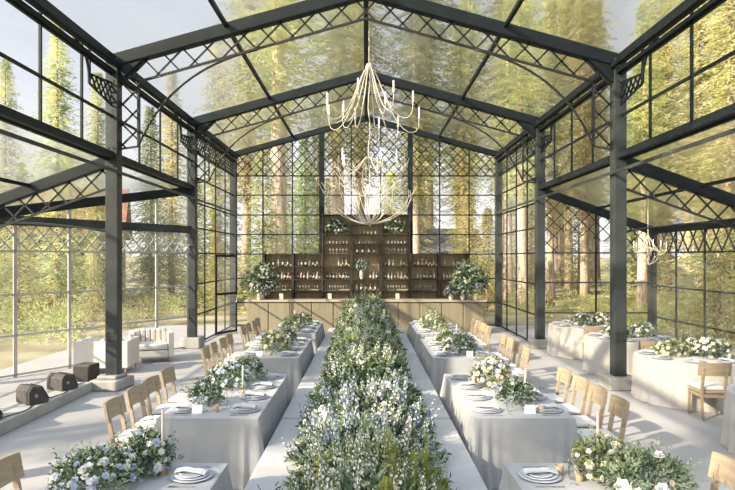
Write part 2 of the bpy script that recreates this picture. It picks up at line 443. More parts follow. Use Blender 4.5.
lbeam(-6.3, ZA-(6.3-W)/(XA-W)*(ZA-ZB)+.06, .06, .06, 'slim purlin under the left annex roof', YS[0], YS[1], name='purlin_beam')
# corner posts of the annexes
for x, y, lb in ((XA,YS[2],'grey corner column at the far end of right annex'),(-XA,YS[1],'corner column of the left annex at the slanted wall'),(XA,YS[0],'outer column of right annex, closest to the viewer'),(XA,YS[1],'middle outer column of the right annex'),(-XA,YS[0],'outer column of left annex, closest to the viewer')):
    mb = MB(); mb.box(x-.09,x+.09,y-.09,y+.09,0,ZB); tag(mb.build('column', M['steel_grey'], bevel=.01), lb, 'column', kind='structure')

# glazed walls
def glazed(name, label, p0, p1, n, rails, zb, zt, mw=.042, rw=.04, heavy=(), lats=(), mm='steel', pm_='pane', railm=None, skip=(), latm='lattice'):
    """p0->p1 plan line split in n bays; zt(u) top; rails: heights; each bay has its own pane"""
    p0 = V((*p0,0)); p1 = V((*p1,0)); d = p1-p0; L = d.length; u = d/L; nrm = V((-u.y,u.x,0))
    e = empty(name, tuple(p0), math.atan2(u.y, u.x), label, name.split('_')[0], None, 'structure')
    for k in range(n+1):
        t = L*k/n; hv = k in heavy
        mb = MB(); w = .09 if hv else mw/2
        mb.box(t-w, t+w, -.018-(.07 if hv else 0), .018+(.07 if hv else 0), zb, zt(t/L)); mb.build('mullion', M['steel'] if hv else M[mm], e)
    for z in rails:
        mb = MB(); mb.box(0, L, -.018, .018, z-rw/2, z+rw/2); mb.build('rail', M[railm or mm], e)
    for k in range(n):
        if k in skip: continue
        a, b = L*k/n, L*(k+1)/n
        mb = MB(); poly = [(a,zb),(b,zb),(b,zt(b/L))]
        if a < L/2 < b and abs(zt(.5)-zt((a+b)/2/L)) < 1 and zt(.5) > max(zt(a/L), zt(b/L)): poly.append((L/2, zt(.5)))
        poly.append((a,zt(a/L)))
        mb.face([(x,0.0,z) for x,z in poly])
        mb.build('pane', M[pm_], e)
    for poly, sp, an, w in lats:
        mb = MB(); lattice(mb, poly, lambda p: (p[0], -.02, p[1]), (0,1,0), sp, an, w); mb.build('lattice', M[latm], e)
    return e
RB = [.05,.86,1.72,2.59,3.29,3.99,4.70,5.39]
gl2 = 2*W
glazed('wall_back', 'gabled back wall of clear panes in a dark steel grid behind the bar', (-W,YS[3]), (W,YS[3]), 9, RB, 0, lambda u: ZE-.05+(ZR-ZE)*(1-abs(2*u-1)),
       heavy=(3,6), lats=[([(0,5.39),(gl2/2,5.39),(gl2/2,ZR-.1),(0,ZE-.1)], .24, .82, .03), ([(gl2/2,5.39),(gl2,5.39),(gl2,ZE-.1),(gl2/2,ZR-.1)], .24, .82, .03)])
for s in (-1, 1):
    sd = 'left' if s < 0 else 'right'
    glazed('wall_%s' % sd, '%s side wall of tall panes next to the bar' % sd, (s*W,YS[2]), (s*W,YS[3]), 4, RB, 0, lambda u: ZE-.1,
           lats=[([(0,5.35),(5.1,5.35),(5.1,ZE-.1),(0,ZE-.1)], .15, .8, .026)], pm_='pane_side' if s > 0 else 'pane', skip=() if s > 0 else (1,))
    for i in range(2):
        lt = [([(4.6,4.4),(5.0,4.4),(5.0,ZE-.1),(4.6,ZE-.1)], .27, PI/4, .02)] if i==1 else []
        glazed('window_%d' % (1+i+(2 if s>0 else 0)), '%s clerestory window strip, %s bay' % (sd, ['closer','farther'][i]), (s*W,YS[i]), (s*W,YS[i+1]), 4, [4.42,5.1,5.88], 4.36, lambda u: ZE-.1, lats=lt, rw=.045)
        # arched bracket with a small lattice web in the eave corner
        y = YS[i+1]; e = empty('eave_bracket_beam', (s*W, y, 0), 0, 'arched steel bracket in the %s eave corner by the %s column' % (sd, ['second','third'][i]), 'bracket', None, 'structure')
        mb = MB(); A, B, C = V((-1.0,5.45)), V((-1.0,6.0)), V((-1.55,ZE-.12)); P = []
        for k in range(11):
            u = k/10; p = A*(1-u)**2+B*2*u*(1-u)+C*u*u; P.append((0,p.x,p.y))
        mb.tube(P, .025, 6); mb.build('arch_rib', M['steel'], e)
        mb = MB(); mb.bar((0,-.1,5.72),(0,-1.0,5.62),.03,.03); mb.bar((0,-.1,5.30),(0,-1.0,5.45),.03,.03); mb.bar((0,-1.0,5.45),(0,-1.0,ZE-.1),.04,.04,(1,0,0)); mb.build('strut', M['steel'], e)
        mb = MB(); lattice(mb, [(-1.0,5.45),(-.1,5.30),(-.1,5.72),(-1.0,5.62)], lambda p: (0,p[0],p[1]), (1,0,0), .13, .8, .03); mb.build('lattice', M['steel'], e)
# left annex: slanted wall and outer wall
LS = math.hypot(XA-W, YS[2]-YS[1])
glazed('wall_lounge', 'slanted glass wall behind the lounge seats, with a diamond lattice band', (-XA,YS[1]), (-W,YS[2]), 5, [.05,.86,1.70,2.59,3.2], 0, lambda u: 3.25+(ZA-ZB)*u*.97, mm='alu', pm_='pane_side',
       lats=[([(0,2.61),(LS,2.61),(LS,3.2),(0,3.2)], .235, .82, .03)], mw=.07, latm='alu')  # pale lattice, mullions and rails: sunlight on the bars put into their colour
mb = MB(); mb.bar((-XA,YS[1],ZB+.02),(-W,YS[2],ZB+.02),.12,.2); tag(mb.build('annex_eave_beam', M['steel_grey']), 'dark horizontal beam across the slanted lounge wall', 'beam', kind='structure')
glazed('wall_left_annex', 'outer glass wall of the left annex', (-XA,YS[0]), (-XA,YS[1]), 4, [.05,.86,1.70,2.59], 0, lambda u: ZB, mm='steel', pm_='pane_side', lats=[([(0,2.61),(5.1,2.61),(5.1,3.15),(0,3.15)], .235, .82, .03)])
glazed('wall_right_annex', 'outer glass wall of the right annex beside the round tables', (XA,YS[0]), (XA,YS[2]), 8, [.05,.86,1.70,2.59], 0, lambda u: ZB, mm='steel_grey', pm_='pane_side', lats=[([(0,2.61),(10.2,2.61),(10.2,3.15),(0,3.15)], .38, .95, .032)])
glazed('wall_annex_end', 'glass end wall of the right annex behind the farthest round table', (W,YS[2]), (XA,YS[2]), 2, [.05,.95,1.78,2.59], 0, lambda u: ZA-(ZA-ZB)*u, mm='steel', railm='steel_grey',
       lats=[([(0.1,2.61),(.5,2.61),(.5,4.0),(.1,4.15)], .27, PI/4, .024), ([(.5,3.2),(3.0,2.61),(3.0,3.15),(.5,4.0)], .27, PI/4, .024)])
# door leaf standing open in the left wall
d = empty('door_1', (-W, YS[2]+2.55, 0), math.radians(62), 'narrow glass door standing open in the left wall near the bar', 'door', None, 'structure')
mb = MB()
for a in (.02, .98): mb.box(a-.03,a+.03,-.025,.025,.02,2.55)
for z in (.06, 1.3, 2.52): mb.box(0,1,-.025,.025,z-.035,z+.035)
mb.build('door_frame', M['steel'], d)
mb = MB(); mb.face([(.05,0,.08),(.95,0,.08),(.95,0,2.5),(.05,0,2.5)]); mb.build('pane', M['pane_side'], d)
mb = MB(); mb.tube([(.93,-.07,1.0),(.93,-.07,1.25)], .014); mb.bar((.93,-.07,1.02),(.93,0,1.02),.014,.014); mb.bar((.93,-.07,1.23),(.93,0,1.23),.014,.014); mb.build('door_handle', M['alu'], d)
# ------------------------------------------------------------------ plants: leaves, petals, arrangements
def rv(rnd):
    while True:
        p = V((rnd.uniform(-1,1), rnd.uniform(-1,1), rnd.uniform(-1,1)))
        if .05 < p.length < 1: return p.normalized()
def leaf(mb, p, d, n, L, w):
    d = d.normalized(); sd = d.cross(n)
    if sd.length < 1e-3: sd = d.orthogonal()
    sd.normalize(); up = sd.cross(d)
    mid = p + d*L*.45
    a = mid + sd*w*.5 + up*w*.18; b = mid - sd*w*.5 + up*w*.18; t = p + d*L - up*L*.12
    k = len(mb.v); mb.v += [tuple(p), tuple(a), tuple(t), tuple(b)]
    mb.f += [(k,k+1,k+2),(k,k+2,k+3)]; mb.m += [mb.mi]*2
def bloom(mb, p, n, r, rnd, petals=6):
    n = n.normalized(); t = n.orthogonal().normalized(); b = n.cross(t)
    a0 = rnd.uniform(0, PI)
    for ring, (rr, lift, pw) in enumerate(((1,.12,.95),(.72,.38,.8),(.42,.6,.6))):
        for k in range(petals-ring):
            a = a0+ring*.5+2*PI*k/(petals-ring)
            d = t*math.cos(a)+b*math.sin(a); q = t*-math.sin(a)+b*math.cos(a)
            k0 = len(mb.v)
            mb.v += [tuple(p+n*r*lift*.3), tuple(p+d*r*rr*.6+q*r*pw*.5+n*r*lift), tuple(p+d*r*rr+n*r*(lift+.1)), tuple(p+d*r*rr*.6-q*r*pw*.5+n*r*lift)]
            mb.f.append((k0,k0+1,k0+2,k0+3)); mb.m.append(mb.mi)
def floret(mb, p, n, r, rnd):
    n = n.normalized(); t = n.orthogonal().normalized(); b = n.cross(t); a0 = rnd.uniform(0,PI)
    for k in range(4):
        a = a0+PI/2*k; d = t*math.cos(a)+b*math.sin(a); q = b*math.cos(a)-t*math.sin(a)
        k0 = len(mb.v); mb.v += [tuple(p), tuple(p+d*r*.7+q*r*.5+n*r*.25), tuple(p+d*r+n*r*.4), tuple(p+d*r*.7-q*r*.5+n*r*.25)]
        mb.f.append((k0,k0+1,k0+2,k0+3)); mb.m.append(mb.mi)
def dome(rnd, rx, ry, h, inner=.55):
    """a point in a mound and its outward direction"""
    d = rv(rnd); d.z = abs(d.z)
    k = rnd.uniform(inner, 1)
    return V((d.x*rx*k, d.y*ry*k, d.z*h*k)), V((d.x/rx, d.y/ry, d.z/h)).normalized()
def arrangement(root, seed, rx, ry, h, z0, nleaf, leaves, blooms, spikes=(), L=.09, fern=0, droop=0, sprig=1):
    """foliage + one child of blossoms per colour + flower spikes, all on root"""
    rnd = random.Random(seed)
    for mat, fr, nm in leaves:
        mb = MB()
        for _ in range(int(nleaf*fr)):
            p, n = dome(rnd, rx, ry, h)
            d = (n + rv(rnd)*.7)
            if droop: d.z -= droop*rnd.random()
            leaf(mb, p+V((0,0,z0)), d, rv(rnd)+n, L*rnd.uniform(.6,1.35), L*rnd.uniform(.3,.5))
        # sprigs that break the outline
        for _ in range(int(nleaf*fr*.03*sprig)):
            p, n = dome(rnd, rx, ry, h, .85); p = p+V((0,0,z0)); d = (n+rv(rnd)*.5+V((0,0,.4))).normalized(); ln = rnd.uniform(.12,.3)*max(.5,h)
            for k in range(8):
                q = p+d*ln*k/8
                leaf(mb, q, d*.6+rv(rnd), n, L*.7, L*.3)
        mb.build(nm, M[mat], root)
    for mat, cnt, r, nm in blooms:
        mb = MB()
        for _ in range(cnt):
            p, n = dome(rnd, rx*1.04, ry*1.04, h*1.04, .93)
            bloom(mb, p+V((0,0,z0)), n+rv(rnd)*.35, r*rnd.uniform(.7,1.25), rnd)
            if 'dahlia' in nm: mb.build(nm, M[mat], root); mb = MB()
        if mb.v: mb.build(nm, M[mat], root)
    for mat, cnt, ln, r, nm in spikes:
        mb = MB()
        for _ in range(cnt):
            p, n = dome(rnd, rx*.95, ry*.95, h*.92, .75)
            p = p+V((0,0,z0)); d = (n*.5+V((rnd.uniform(-.25,.25), rnd.uniform(-.3,.1), 1))).normalized()
            l = ln*rnd.uniform(.6,1.2); mb.mi = 1; mb.tube([p-d*.1, p+d*l], .004, 3, False); mb.mi = 0
            k = int(l/.016)
            for i in range(k):
                u = i/k; a = i*2.4; t = d.orthogonal().normalized(); b = d.cross(t)
                o = t*math.cos(a)+b*math.sin(a); rr = r*(1.05-u*.75)
                floret(mb, p+d*l*u+o*rr*.8, o+d*.3, rr, rnd)
        mb.build(nm, [M[mat], M['stem']], root)
    if fern:
        for _ in range(fern):
            mb = MB()
            p, n = dome(rnd, rx*.45, ry*.5, h*.8, .8); p = p+V((.26,0,z0)); n.x = abs(n.x)*.5-.1; d = (n+V((0,-.1,1.3))).normalized(); ln = rnd.uniform(.2,.3)
            sd = (V((1,rnd.uniform(-.5,.5),0))).cross(d).cross(d).normalized()
            for k in range(26):
                u = k/26; q = p+d*ln*u+n*(.12*u*u)
                for g in (-1,1):
                    leaf(mb, q, sd*g+d*.5, n, .085*(1-u)+.015, .022)
            mb.build('fern_frond', M['fern'], root)

# ------------------------------------------------------------------ centre runner: benches, planter, mounds of flowers
def bench():
    e = empty('bench')
    mb = MB(); mb.box(-.275,.275,-1.19,1.19,.36,.45); mb.build('bench_cushion', M['bench'], e, bevel=.03, seg=3)
    mb = MB(); mb.box(-.265,.265,-1.18,1.18,.005,.355); mb.build('bench_skirt', M['bench'], e, bevel=.012)
    return e
BY = [3.85+2.44*k for k in range(6)]
ordw = ['first','second','third','fourth','fifth','sixth','seventh','eighth','ninth','tenth','eleventh','twelfth','thirteenth','fourteenth']
for s in (-1, 1):
    for k, y in enumerate(BY):
        place('bench', bench, (s*.79, y, 0), 0, 'pale grey upholstered bench left of the central flowers, %s from the viewer' % ordw[k] if s < 0 else 'pale grey upholstered bench right of the central flowers, %s from the viewer' % ordw[k], 'bench', 'upholstered benches along the flower runner')
mb = MB()
for a in (-1,1): mb.box(a*.5-.015,a*.5+.015,3.0,17.1,0,.5)
for y in (3.0,17.1): mb.box(-.5,.5,y-.015,y+.015,0,.5)
mb.box(-.485,.485,3.02,17.08,0,.46)
tag(mb.build('planter_box', M['soil']), 'long low planter between the benches holding the central flowers', 'planter')
kinds = {
 'white': dict(nleaf=1700, leaves=[('leaf',.7,'foliage'),('leaf_d',.5,'dark_foliage'),('leaf_y',.15,'lime_foliage')], blooms=[('p_white',60,.035,'white_blossom'),('p_cream',30,.03,'cream_blossom')], spikes=[('p_white',80,.32,.027,'white_flower_spike')], fern=0),
 'blue': dict(nleaf=1500, leaves=[('leaf',.7,'foliage'),('leaf_d',.5,'dark_foliage')], blooms=[('p_white',40,.04,'white_blossom'),('p_lav',30,.035,'lavender_blossom')], spikes=[('p_blue',30,.30,.028,'blue_flower_spike'),('p_lav',26,.28,.026,'lavender_flower_spike'),('p_white',36,.28,.028,'white_flower_spike')], fern=0),
 'fern': dict(nleaf=1500, leaves=[('leaf',.6,'foliage'),('leaf_d',.6,'dark_foliage'),('leaf_y',.3,'lime_foliage')], blooms=[('p_white',40,.035,'white_blossom'),('p_cream',40,.032,'cream_blossom')], spikes=[('p_white',70,.28,.022,'white_flower_spike'),('p_cream',26,.26,.02,'cream_flower_spike')], fern=9),
 'dark': dict(nleaf=2200, leaves=[('leaf_d',.9,'dark_foliage'),('leaf',.4,'foliage')], blooms=[('p_white',34,.085,'white_blossom')], spikes=[('p_white',10,.25,.026,'white_flower_spike')], fern=0),
 'green': dict(nleaf=2200, leaves=[('leaf',.7,'foliage'),('leaf_d',.35,'dark_foliage'),('leaf_y',.3,'lime_foliage')], blooms=[('p_white',40,.035,'white_blossom'),('p_cream',40,.032,'cream_blossom')], spikes=[('p_white',60,.3,.024,'white_flower_spike')], fern=0),
}
MOUNDS = [(4.45,'fern',.76,.50,.42,'cream and white flowers with a yellow-green fern, closest to the viewer'),
 (5.15,'fern',.66,.42,.40,'white flower spikes and fern fronds behind the closest mound'),
 (5.95,'blue',.76,.58,.42,'blue and lavender flower spikes, low in front of the white-topped mound'),
 (6.85,'blue',.74,.52,.56,'pale blue spikes rising to white blossoms, just beyond the bluest mound'),
 (7.35,'dark',.66,.40,.66,'dark glossy leaves topped with big round white blooms'),
 (8.2,'dark',.74,.52,.46,'low dark leaves with few white blooms in a dip of the runner'),
 (9.05,'white',.62,.55,.68,'airy white flower spikes behind the dip'),
 (9.95,'green',.66,.58,.84,'lime and sage foliage with cream blossoms, halfway along'),
 (10.95,'white',.60,.60,.72,'white stock spikes between two green mounds'),
 (11.95,'dark',.74,.52,.70,'deep green leaves with scattered white blooms, far half'),
 (12.85,'white',.64,.55,.90,'sage leaves and white spikes, fourth from the bar'),
 (13.85,'green',.72,.62,.88,'sage foliage and tiny white blossoms, third from the bar'),
 (14.95,'dark',.70,.6,.90,'dark leaves and white blooms, second from the bar'),
 (16.1,'green',.68,.65,1.06,'tallest green mound at the bar end')]
for k, (y, kd, rx, ry, h, lb) in enumerate(MOUNDS):
    e = empty('flower_mound', (0,y,.44), 0, 'runner mound: '+lb, 'flower arrangement', 'flower mounds of the central runner')
    arrangement(e, 50+k, rx, ry, h-.06, 0, **kinds[kd], L=.10 if y < 8 else .12)

# ------------------------------------------------------------------ long tables
TY = [(2.54,4.98),(6.37,8.81),(10.2,12.64),(13.5,15.94)]
TX0, TX1 = 1.15, 2.22
def skirt(mb, path_fn, N, z1, flare, amp, seed, corner=None, R_=12):
    """path_fn(t)->(x,y,nx,ny) closed outline; hangs a folded skirt from z1 to the floor"""
    rnd = random.Random(seed); ph = [rnd.uniform(0,6.28) for _ in range(6)]; fr = [rnd.randint(9,14), rnd.randint(17,24), rnd.randint(29,40)]
    n0 = len(mb.v)
    rows = [0,.012,.03,.12,.25,.4,.55,.7,.85,1]
    for r, u in enumerate(rows):
        z = z1*(1-u)+.006
        for i in range(N):
            t = i/N; x,y,nx,ny,c = path_fn(t)
            fold = sum(a*math.sin(2*PI*f*t+p) for a,f,p in zip((.5,.35,.25),fr,ph))
            cf = math.exp(-(c/.17)**2)
            o = (.004 if r > 0 else -.012) + flare*u + amp*fold*u + cf*u*(.10 + .055*math.sin(c*55))
            mb.v.append((x+nx*o, y+ny*o, z if r else z1))
    for r in range(len(rows)-1):
        for i in range(N):
            a = n0+r*N+i; b = n0+r*N+(i+1)%N
            mb.f.append((a, a+N, b+N, b)); mb.m.append(mb.mi)
    mb.f.append(tuple(n0+i for i in range(N))); mb.m.append(mb.mi)
def rect_path(hx, hy, rc=.05):
    segs = []; per = 4*(hx+hy)
    def fn(t):
        s = t*per; w, l = 2*hx, 2*hy
        cs = [0,w,w+l,2*w+l,per]
        c = min(abs(s-q) for q in cs)
        if s < w: p, n = (-hx+s,-hy), (0,-1)
        elif s < w+l: p, n = (hx,-hy+s-w), (1,0)
        elif s < 2*w+l: p, n = (hx-(s-w-l),hy), (0,1)
        else: p, n = (-hx,hy-(s-2*w-l)), (-1,0)
        # soften normals near corners
        if c < .12:
            sx = 1 if p[0] > 0 else -1; sy = 1 if p[1] > 0 else -1
            k = (1-c/.12)*.5; nx = n[0]*(1-k)+sx*k*(abs(n[1])>.5)+ (0); ny = n[1]*(1-k)+sy*k*(abs(n[0])>.5)
            q = math.hypot(nx,ny); n = (nx/q, ny/q)
        return p[0], p[1], n[0], n[1], c
    return fn
def round_path(r):
    def fn(t):
        a = 2*PI*t; return r*math.cos(a), r*math.sin(a), math.cos(a), math.sin(a), 1
    return fn
hx, hy = (TX1-TX0)/2, 1.22
ZT = .75
def banquet_cloth(seed):
    mb = MB(); skirt(mb, rect_path(hx,hy), 420, ZT, .014, .013, seed); return mb
def table_body():
    e = empty('banquet_table')
    mb = MB(); mb.box(-hx+.02,hx-.02,-hy+.02,hy-.02,.705,.738); mb.build('tabletop', M['soil'], e)
    for a in (-1,1):
        for b in (-1,1):
            mb = MB(); mb.tube([(a*(hx-.12),b*(hy-.2),0),(a*(hx-.12),b*(hy-.2),.705)], .018, 8); mb.build('leg', M['steel'], e)
    return e
tname = ['closest','second','third','farthest']
for s in (-1, 1):
    sd = 'left' if s < 0 else 'right'
    for k, (y0, y1) in enumerate(TY):
        cx, cy = s*(TX0+TX1)/2, (y0+y1)/2
        place('table', table_body, (cx,cy,0), 0, '%s long banquet table of the %s row, under grey linen' % (tname[k].capitalize(), sd), 'table', 'long banquet tables')
        o = banquet_cloth(100+k+10*s).build('tablecloth', M['linen']); o.location = (cx,cy,0)
        tag(o, 'grey linen cloth to the floor on the %s %s banquet table' % (tname[k], sd), 'tablecloth', 'grey linen tablecloths')

# ------------------------------------------------------------------ chairs
def chair():
    e = empty('dining_chair')
    mb = MB(); mb.prism([(-.215,.21),(-.19,-.20),(.19,-.20),(.215,.21)], 'z', .395, .44); mb.build('seat', M['wood'], e, bevel=.012)
    mb = MB(); mb.prism([(-.21,.215),(-.185,-.19),(.185,-.19),(.21,.215)], 'z', .441, .495); mb.build('seat_cushion', M['cushion'], e, bevel=.022, seg=3)
    # curved top rail
    mb = MB(); n = 10; P = []
    for k in range(n+1):
        u = k/n*2-1; x = .235*u; y = -.305 + .045*u*u
        P.append((x,y))
    for k in range(n):
        for (z0, z1, dy0, dy1) in ((.675,.875,.02,-.02),):
            a, b = P[k], P[k+1]
            r0 = .03*(abs(k/n*2-1)>.95); 
            q = len(mb.v)
            mb.v += [(a[0],a[1]+.02,z0),(b[0],b[1]+.02,z0),(b[0],b[1]-.02,z1),(a[0],a[1]-.02,z1),
                     (a[0],a[1]+.045,z0),(b[0],b[1]+.045,z0),(b[0],b[1]+.006,z1),(a[0],a[1]+.006,z1)]
            fs = [(0,1,2,3),(7,6,5,4),(3,2,6,7),(1,0,4,5)]
            if k == 0: fs.append((0,3,7,4))
            if k == n-1: fs.append((1,5,6,2))
            mb.f += [tuple(q+i for i in f) for f in fs]; mb.m += [0]*len(fs)
    mb.build('backrest', M['wood'], e)
    for a in (-1,1):
        mb = MB()
        pts = [(a*.165,-.24,0),(a*.165,-.205,.2),(a*.165,-.20,.42),(a*.165,-.235,.62),(a*.165,-.275,.80)]
        for p, q in zip(pts, pts[1:]): mb.bar(p, q, .036, .042, (0,1,0))
        mb.build('leg', M['wood'], e)
        mb = MB(); mb.bar((a*.19,.185,0),(a*.185,.18,.40),.036,.036,(0,1,0)); mb.build('leg', M['wood'], e)
    mb = MB()
    for a in (-1,1): mb.bar((a*.175,-.2,.36),(a*.185,.18,.36),.018,.05)
    mb.bar((-.185,.18,.36),(.185,.18,.36),.018,.05); mb.bar((-.165,-.205,.36),(.165,-.205,.36),.018,.05)
    mb.build('seat_frame', M['wood'], e)
    return e
for s in (-1, 1):
    sd = 'left' if s < 0 else 'right'
    for k, (y0, y1) in enumerate(TY):
        for q in range(4):
            if k == 0 and q < 3: continue
            y = y0+.32+.6*q
            lb = 'pale wood chair with wide curved back, %s along the %s %s table' % (['first','second','third','last'][q], tname[k], sd)
            place('chair', chair, (s*(2.56+R.uniform(-.015,.015)), y+R.uniform(-.02,.02), 0), s*PI/2+R.uniform(-.05,.05), lb, 'chair', 'wooden dining chairs')

# ------------------------------------------------------------------ tableware
def charger():
    mb = MB(); mb.lathe([(.0,0),(.10,0),(.155,.008),(.165,.013),(.163,.016),(.10,.007),(.0,.006)], 24, cap=False)
    return mb.build('charger_plate', M['charger'], smooth=True)
def plate():
    mb = MB(); mb.lathe([(0,0),(.08,0),(.125,.010),(.133,.016),(.131,.019),(.08,.007),(0,.006)], 24, cap=False)
    return mb.build('dinner_plate', M['porcelain'], smooth=True)
def plate2():
    mb = MB(); mb.lathe([(0,0),(.06,0),(.095,.010),(.101,.016),(.099,.019),(.06,.007),(0,.006)], 20, cap=False)
    return mb.build('salad_plate', M['porcelain'], smooth=True)
def napkin():
    mb = MB()
    # folded strip with a raised twist
    n = 8
    for k in range(n):
        u0, u1 = k/n, (k+1)/n
        f = lambda u: (-.13+.26*u, .012+.014*math.sin(u*PI)+.004*math.sin(u*11))
        (xa,za),(xb,zb) = f(u0), f(u1)
        w = lambda u: .045-.012*math.sin(u*PI)
        for a, b in ((w(u0),w(u1)),):
            q = len(mb.v)
            mb.v += [(xa,-a,za),(xb,-b,zb),(xb,b,zb),(xa,a,za),(xa,-a,za+.012),(xb,-b,zb+.012),(xb,0,zb+.024),(xa,0,za+.024),(xb,b,zb+.012),(xa,a,za+.012)]
            fs = [(0,3,2,1),(0,1,5,4),(4,5,6,7),(7,6,8,9),(9,8,2,3)]
            if k == 0: fs.append((0,4,7,9,3))
            if k == n-1: fs.append((1,2,8,6,5))
            mb.f += [tuple(q+i for i in x) for x in fs]; mb.m += [0]*len(fs)
    o = mb.build('napkin', M['napkin'])
    return o
def menu():
    mb = MB(); mb.box(-.035,.035,-.075,.075,0,.002); return mb.build('menu_card', M['napkin2'])
def wineglass():
    mb = MB(); mb.lathe([(.034,0),(.034,.002),(.006,.006),(.004,.02),(.004,.09),(.012,.098),(.034,.12),(.04,.15),(.036,.19),(.033,.205),(.0315,.205),(.034,.19),(.038,.15),(.032,.122),(.01,.102),(0,.1)], 14, cap=False)
    return mb.build('wine_glass', M['glass'], smooth=True)
def tumbler():
    mb = MB(); mb.lathe([(.03,0),(.036,.05),(.037,.10),(.0355,.10),(.034,.05),(.028,.006),(0,.006)], 14, cap=False)
    return mb.build('water_glass', M['glass'], smooth=True)
def fork():
    mb = MB(); mb.box(-.006,.006,-.10,.03,0,.003); mb.box(-.012,.012,.03,.05,0,.003)
    for x in (-.010,-.0035,.0035,.010): mb.box(x-.0018,x+.0018,.05,.10,0,.003)
    return mb.build('fork', M['silver'])
def knife():
    mb = MB(); mb.box(-.006,.006,-.11,0,0,.004); mb.prism([(-.008,0),(.009,0),(.009,.09),(.002,.115),(-.006,.1)],'z',0,.003)
    return mb.build('knife', M['silver'])
def votive():
    e = empty('votive_candle')
    mb = MB(); mb.lathe([(.026,0),(.032,.02),(.034,.07),(.031,.07),(.029,.02),(0,.012)], 14, cap=False); mb.build('votive_glass', M['votive'], e, smooth=True)
    mb = MB(); mb.lathe([(.024,.013),(.025,.04)], 12); mb.build('wax', M['wax_white'], e)
    return e
def place_card():
    mb = MB(); mb.prism([(-.035,0),(.035,0),(.004,.085),(-.004,.085)],'x',-.055,.055)
    return mb.build('table_card', M['card'])
def taper(col, h):
    def f():
        e = empty('taper_candle')
        mb = MB(); mb.lathe([(.045,0),(.045,.006),(.012,.014),(.009,.06),(.016,.07),(.017,.095),(.012,.095)], 14); mb.build('candlestick', M['gold'], e, smooth=True)
        mb = MB(); mb.lathe([(.0115,.09),(.0105,.09+h*.6),(.009,.09+h-.008),(.002,.09+h)], 10); mb.build('candle', M[col], e, smooth=True)
        mb = MB(); mb.tube([(0,0,.09+h),(.002,0,.09+h+.012)], .0015, 4); mb.build('wick', M['cable'], e)
        return e
    return f
ZC = ZT+.001
def setting(x, y, face, where, full=True, tn=''):
    """face: angle the diner looks along"""
    c, s_ = math.cos(face), math.sin(face)
    def at(f, r): return (x + c*f + s_*r, y + s_*f - c*r)
    rz = face-PI/2
    place('charger', charger, (x,y,ZC), 0, 'wide grey charger plate at '+where, 'plate', 'charger plates')
    place('plate', plate, (x,y,ZC+.0075), 0, 'white dinner plate on the charger at '+where, 'plate', 'dinner plates')
    place('plate2', plate2, (x,y,ZC+.015), 0, 'small white salad plate on top at '+where, 'plate', 'salad plates')
    o = place('napkin', napkin, (x,y,ZC+.012), rz+PI/2+R.uniform(-.25,.25), 'folded grey napkin across the plates at '+where, 'napkin', 'napkins')
    o.location.z = ZC+.024
    a, b = at(.02, -.21); place('fork', fork, (a,b,ZC), rz, 'silver fork beside the plates at '+where, 'fork', 'forks')
    a, b = at(.02, .21); place('knife', knife, (a,b,ZC), rz, 'silver knife beside the plates at '+where, 'knife', 'knives')
    a, b = at(.21, .16); place('wineglass', wineglass, (a,b,ZC), 0, 'stemmed wine glass behind the plates at '+where, 'glass', 'wine glasses')
    a, b = at(.24, .05); place('tumbler', tumbler, (a,b,ZC), 0, 'short water glass behind the plates at '+where, 'glass', 'water glasses')
qn = ['first','second','third','last']
for s in (-1, 1):
    sd = 'left' if s < 0 else 'right'
    for k, (y0, y1) in enumerate(TY):
        for q in range(4):
            if k == 0 and q < 3: continue
            y = y0+.32+.6*q
            setting(s*(TX0+.20), y, 0 if s > 0 else PI, '%s bench-side seat, %s %s table' % (qn[q], tname[k], sd))
            setting(s*(TX1-.20), y, PI if s > 0 else 0, '%s chair-side seat, %s %s table' % (qn[q], tname[k], sd))

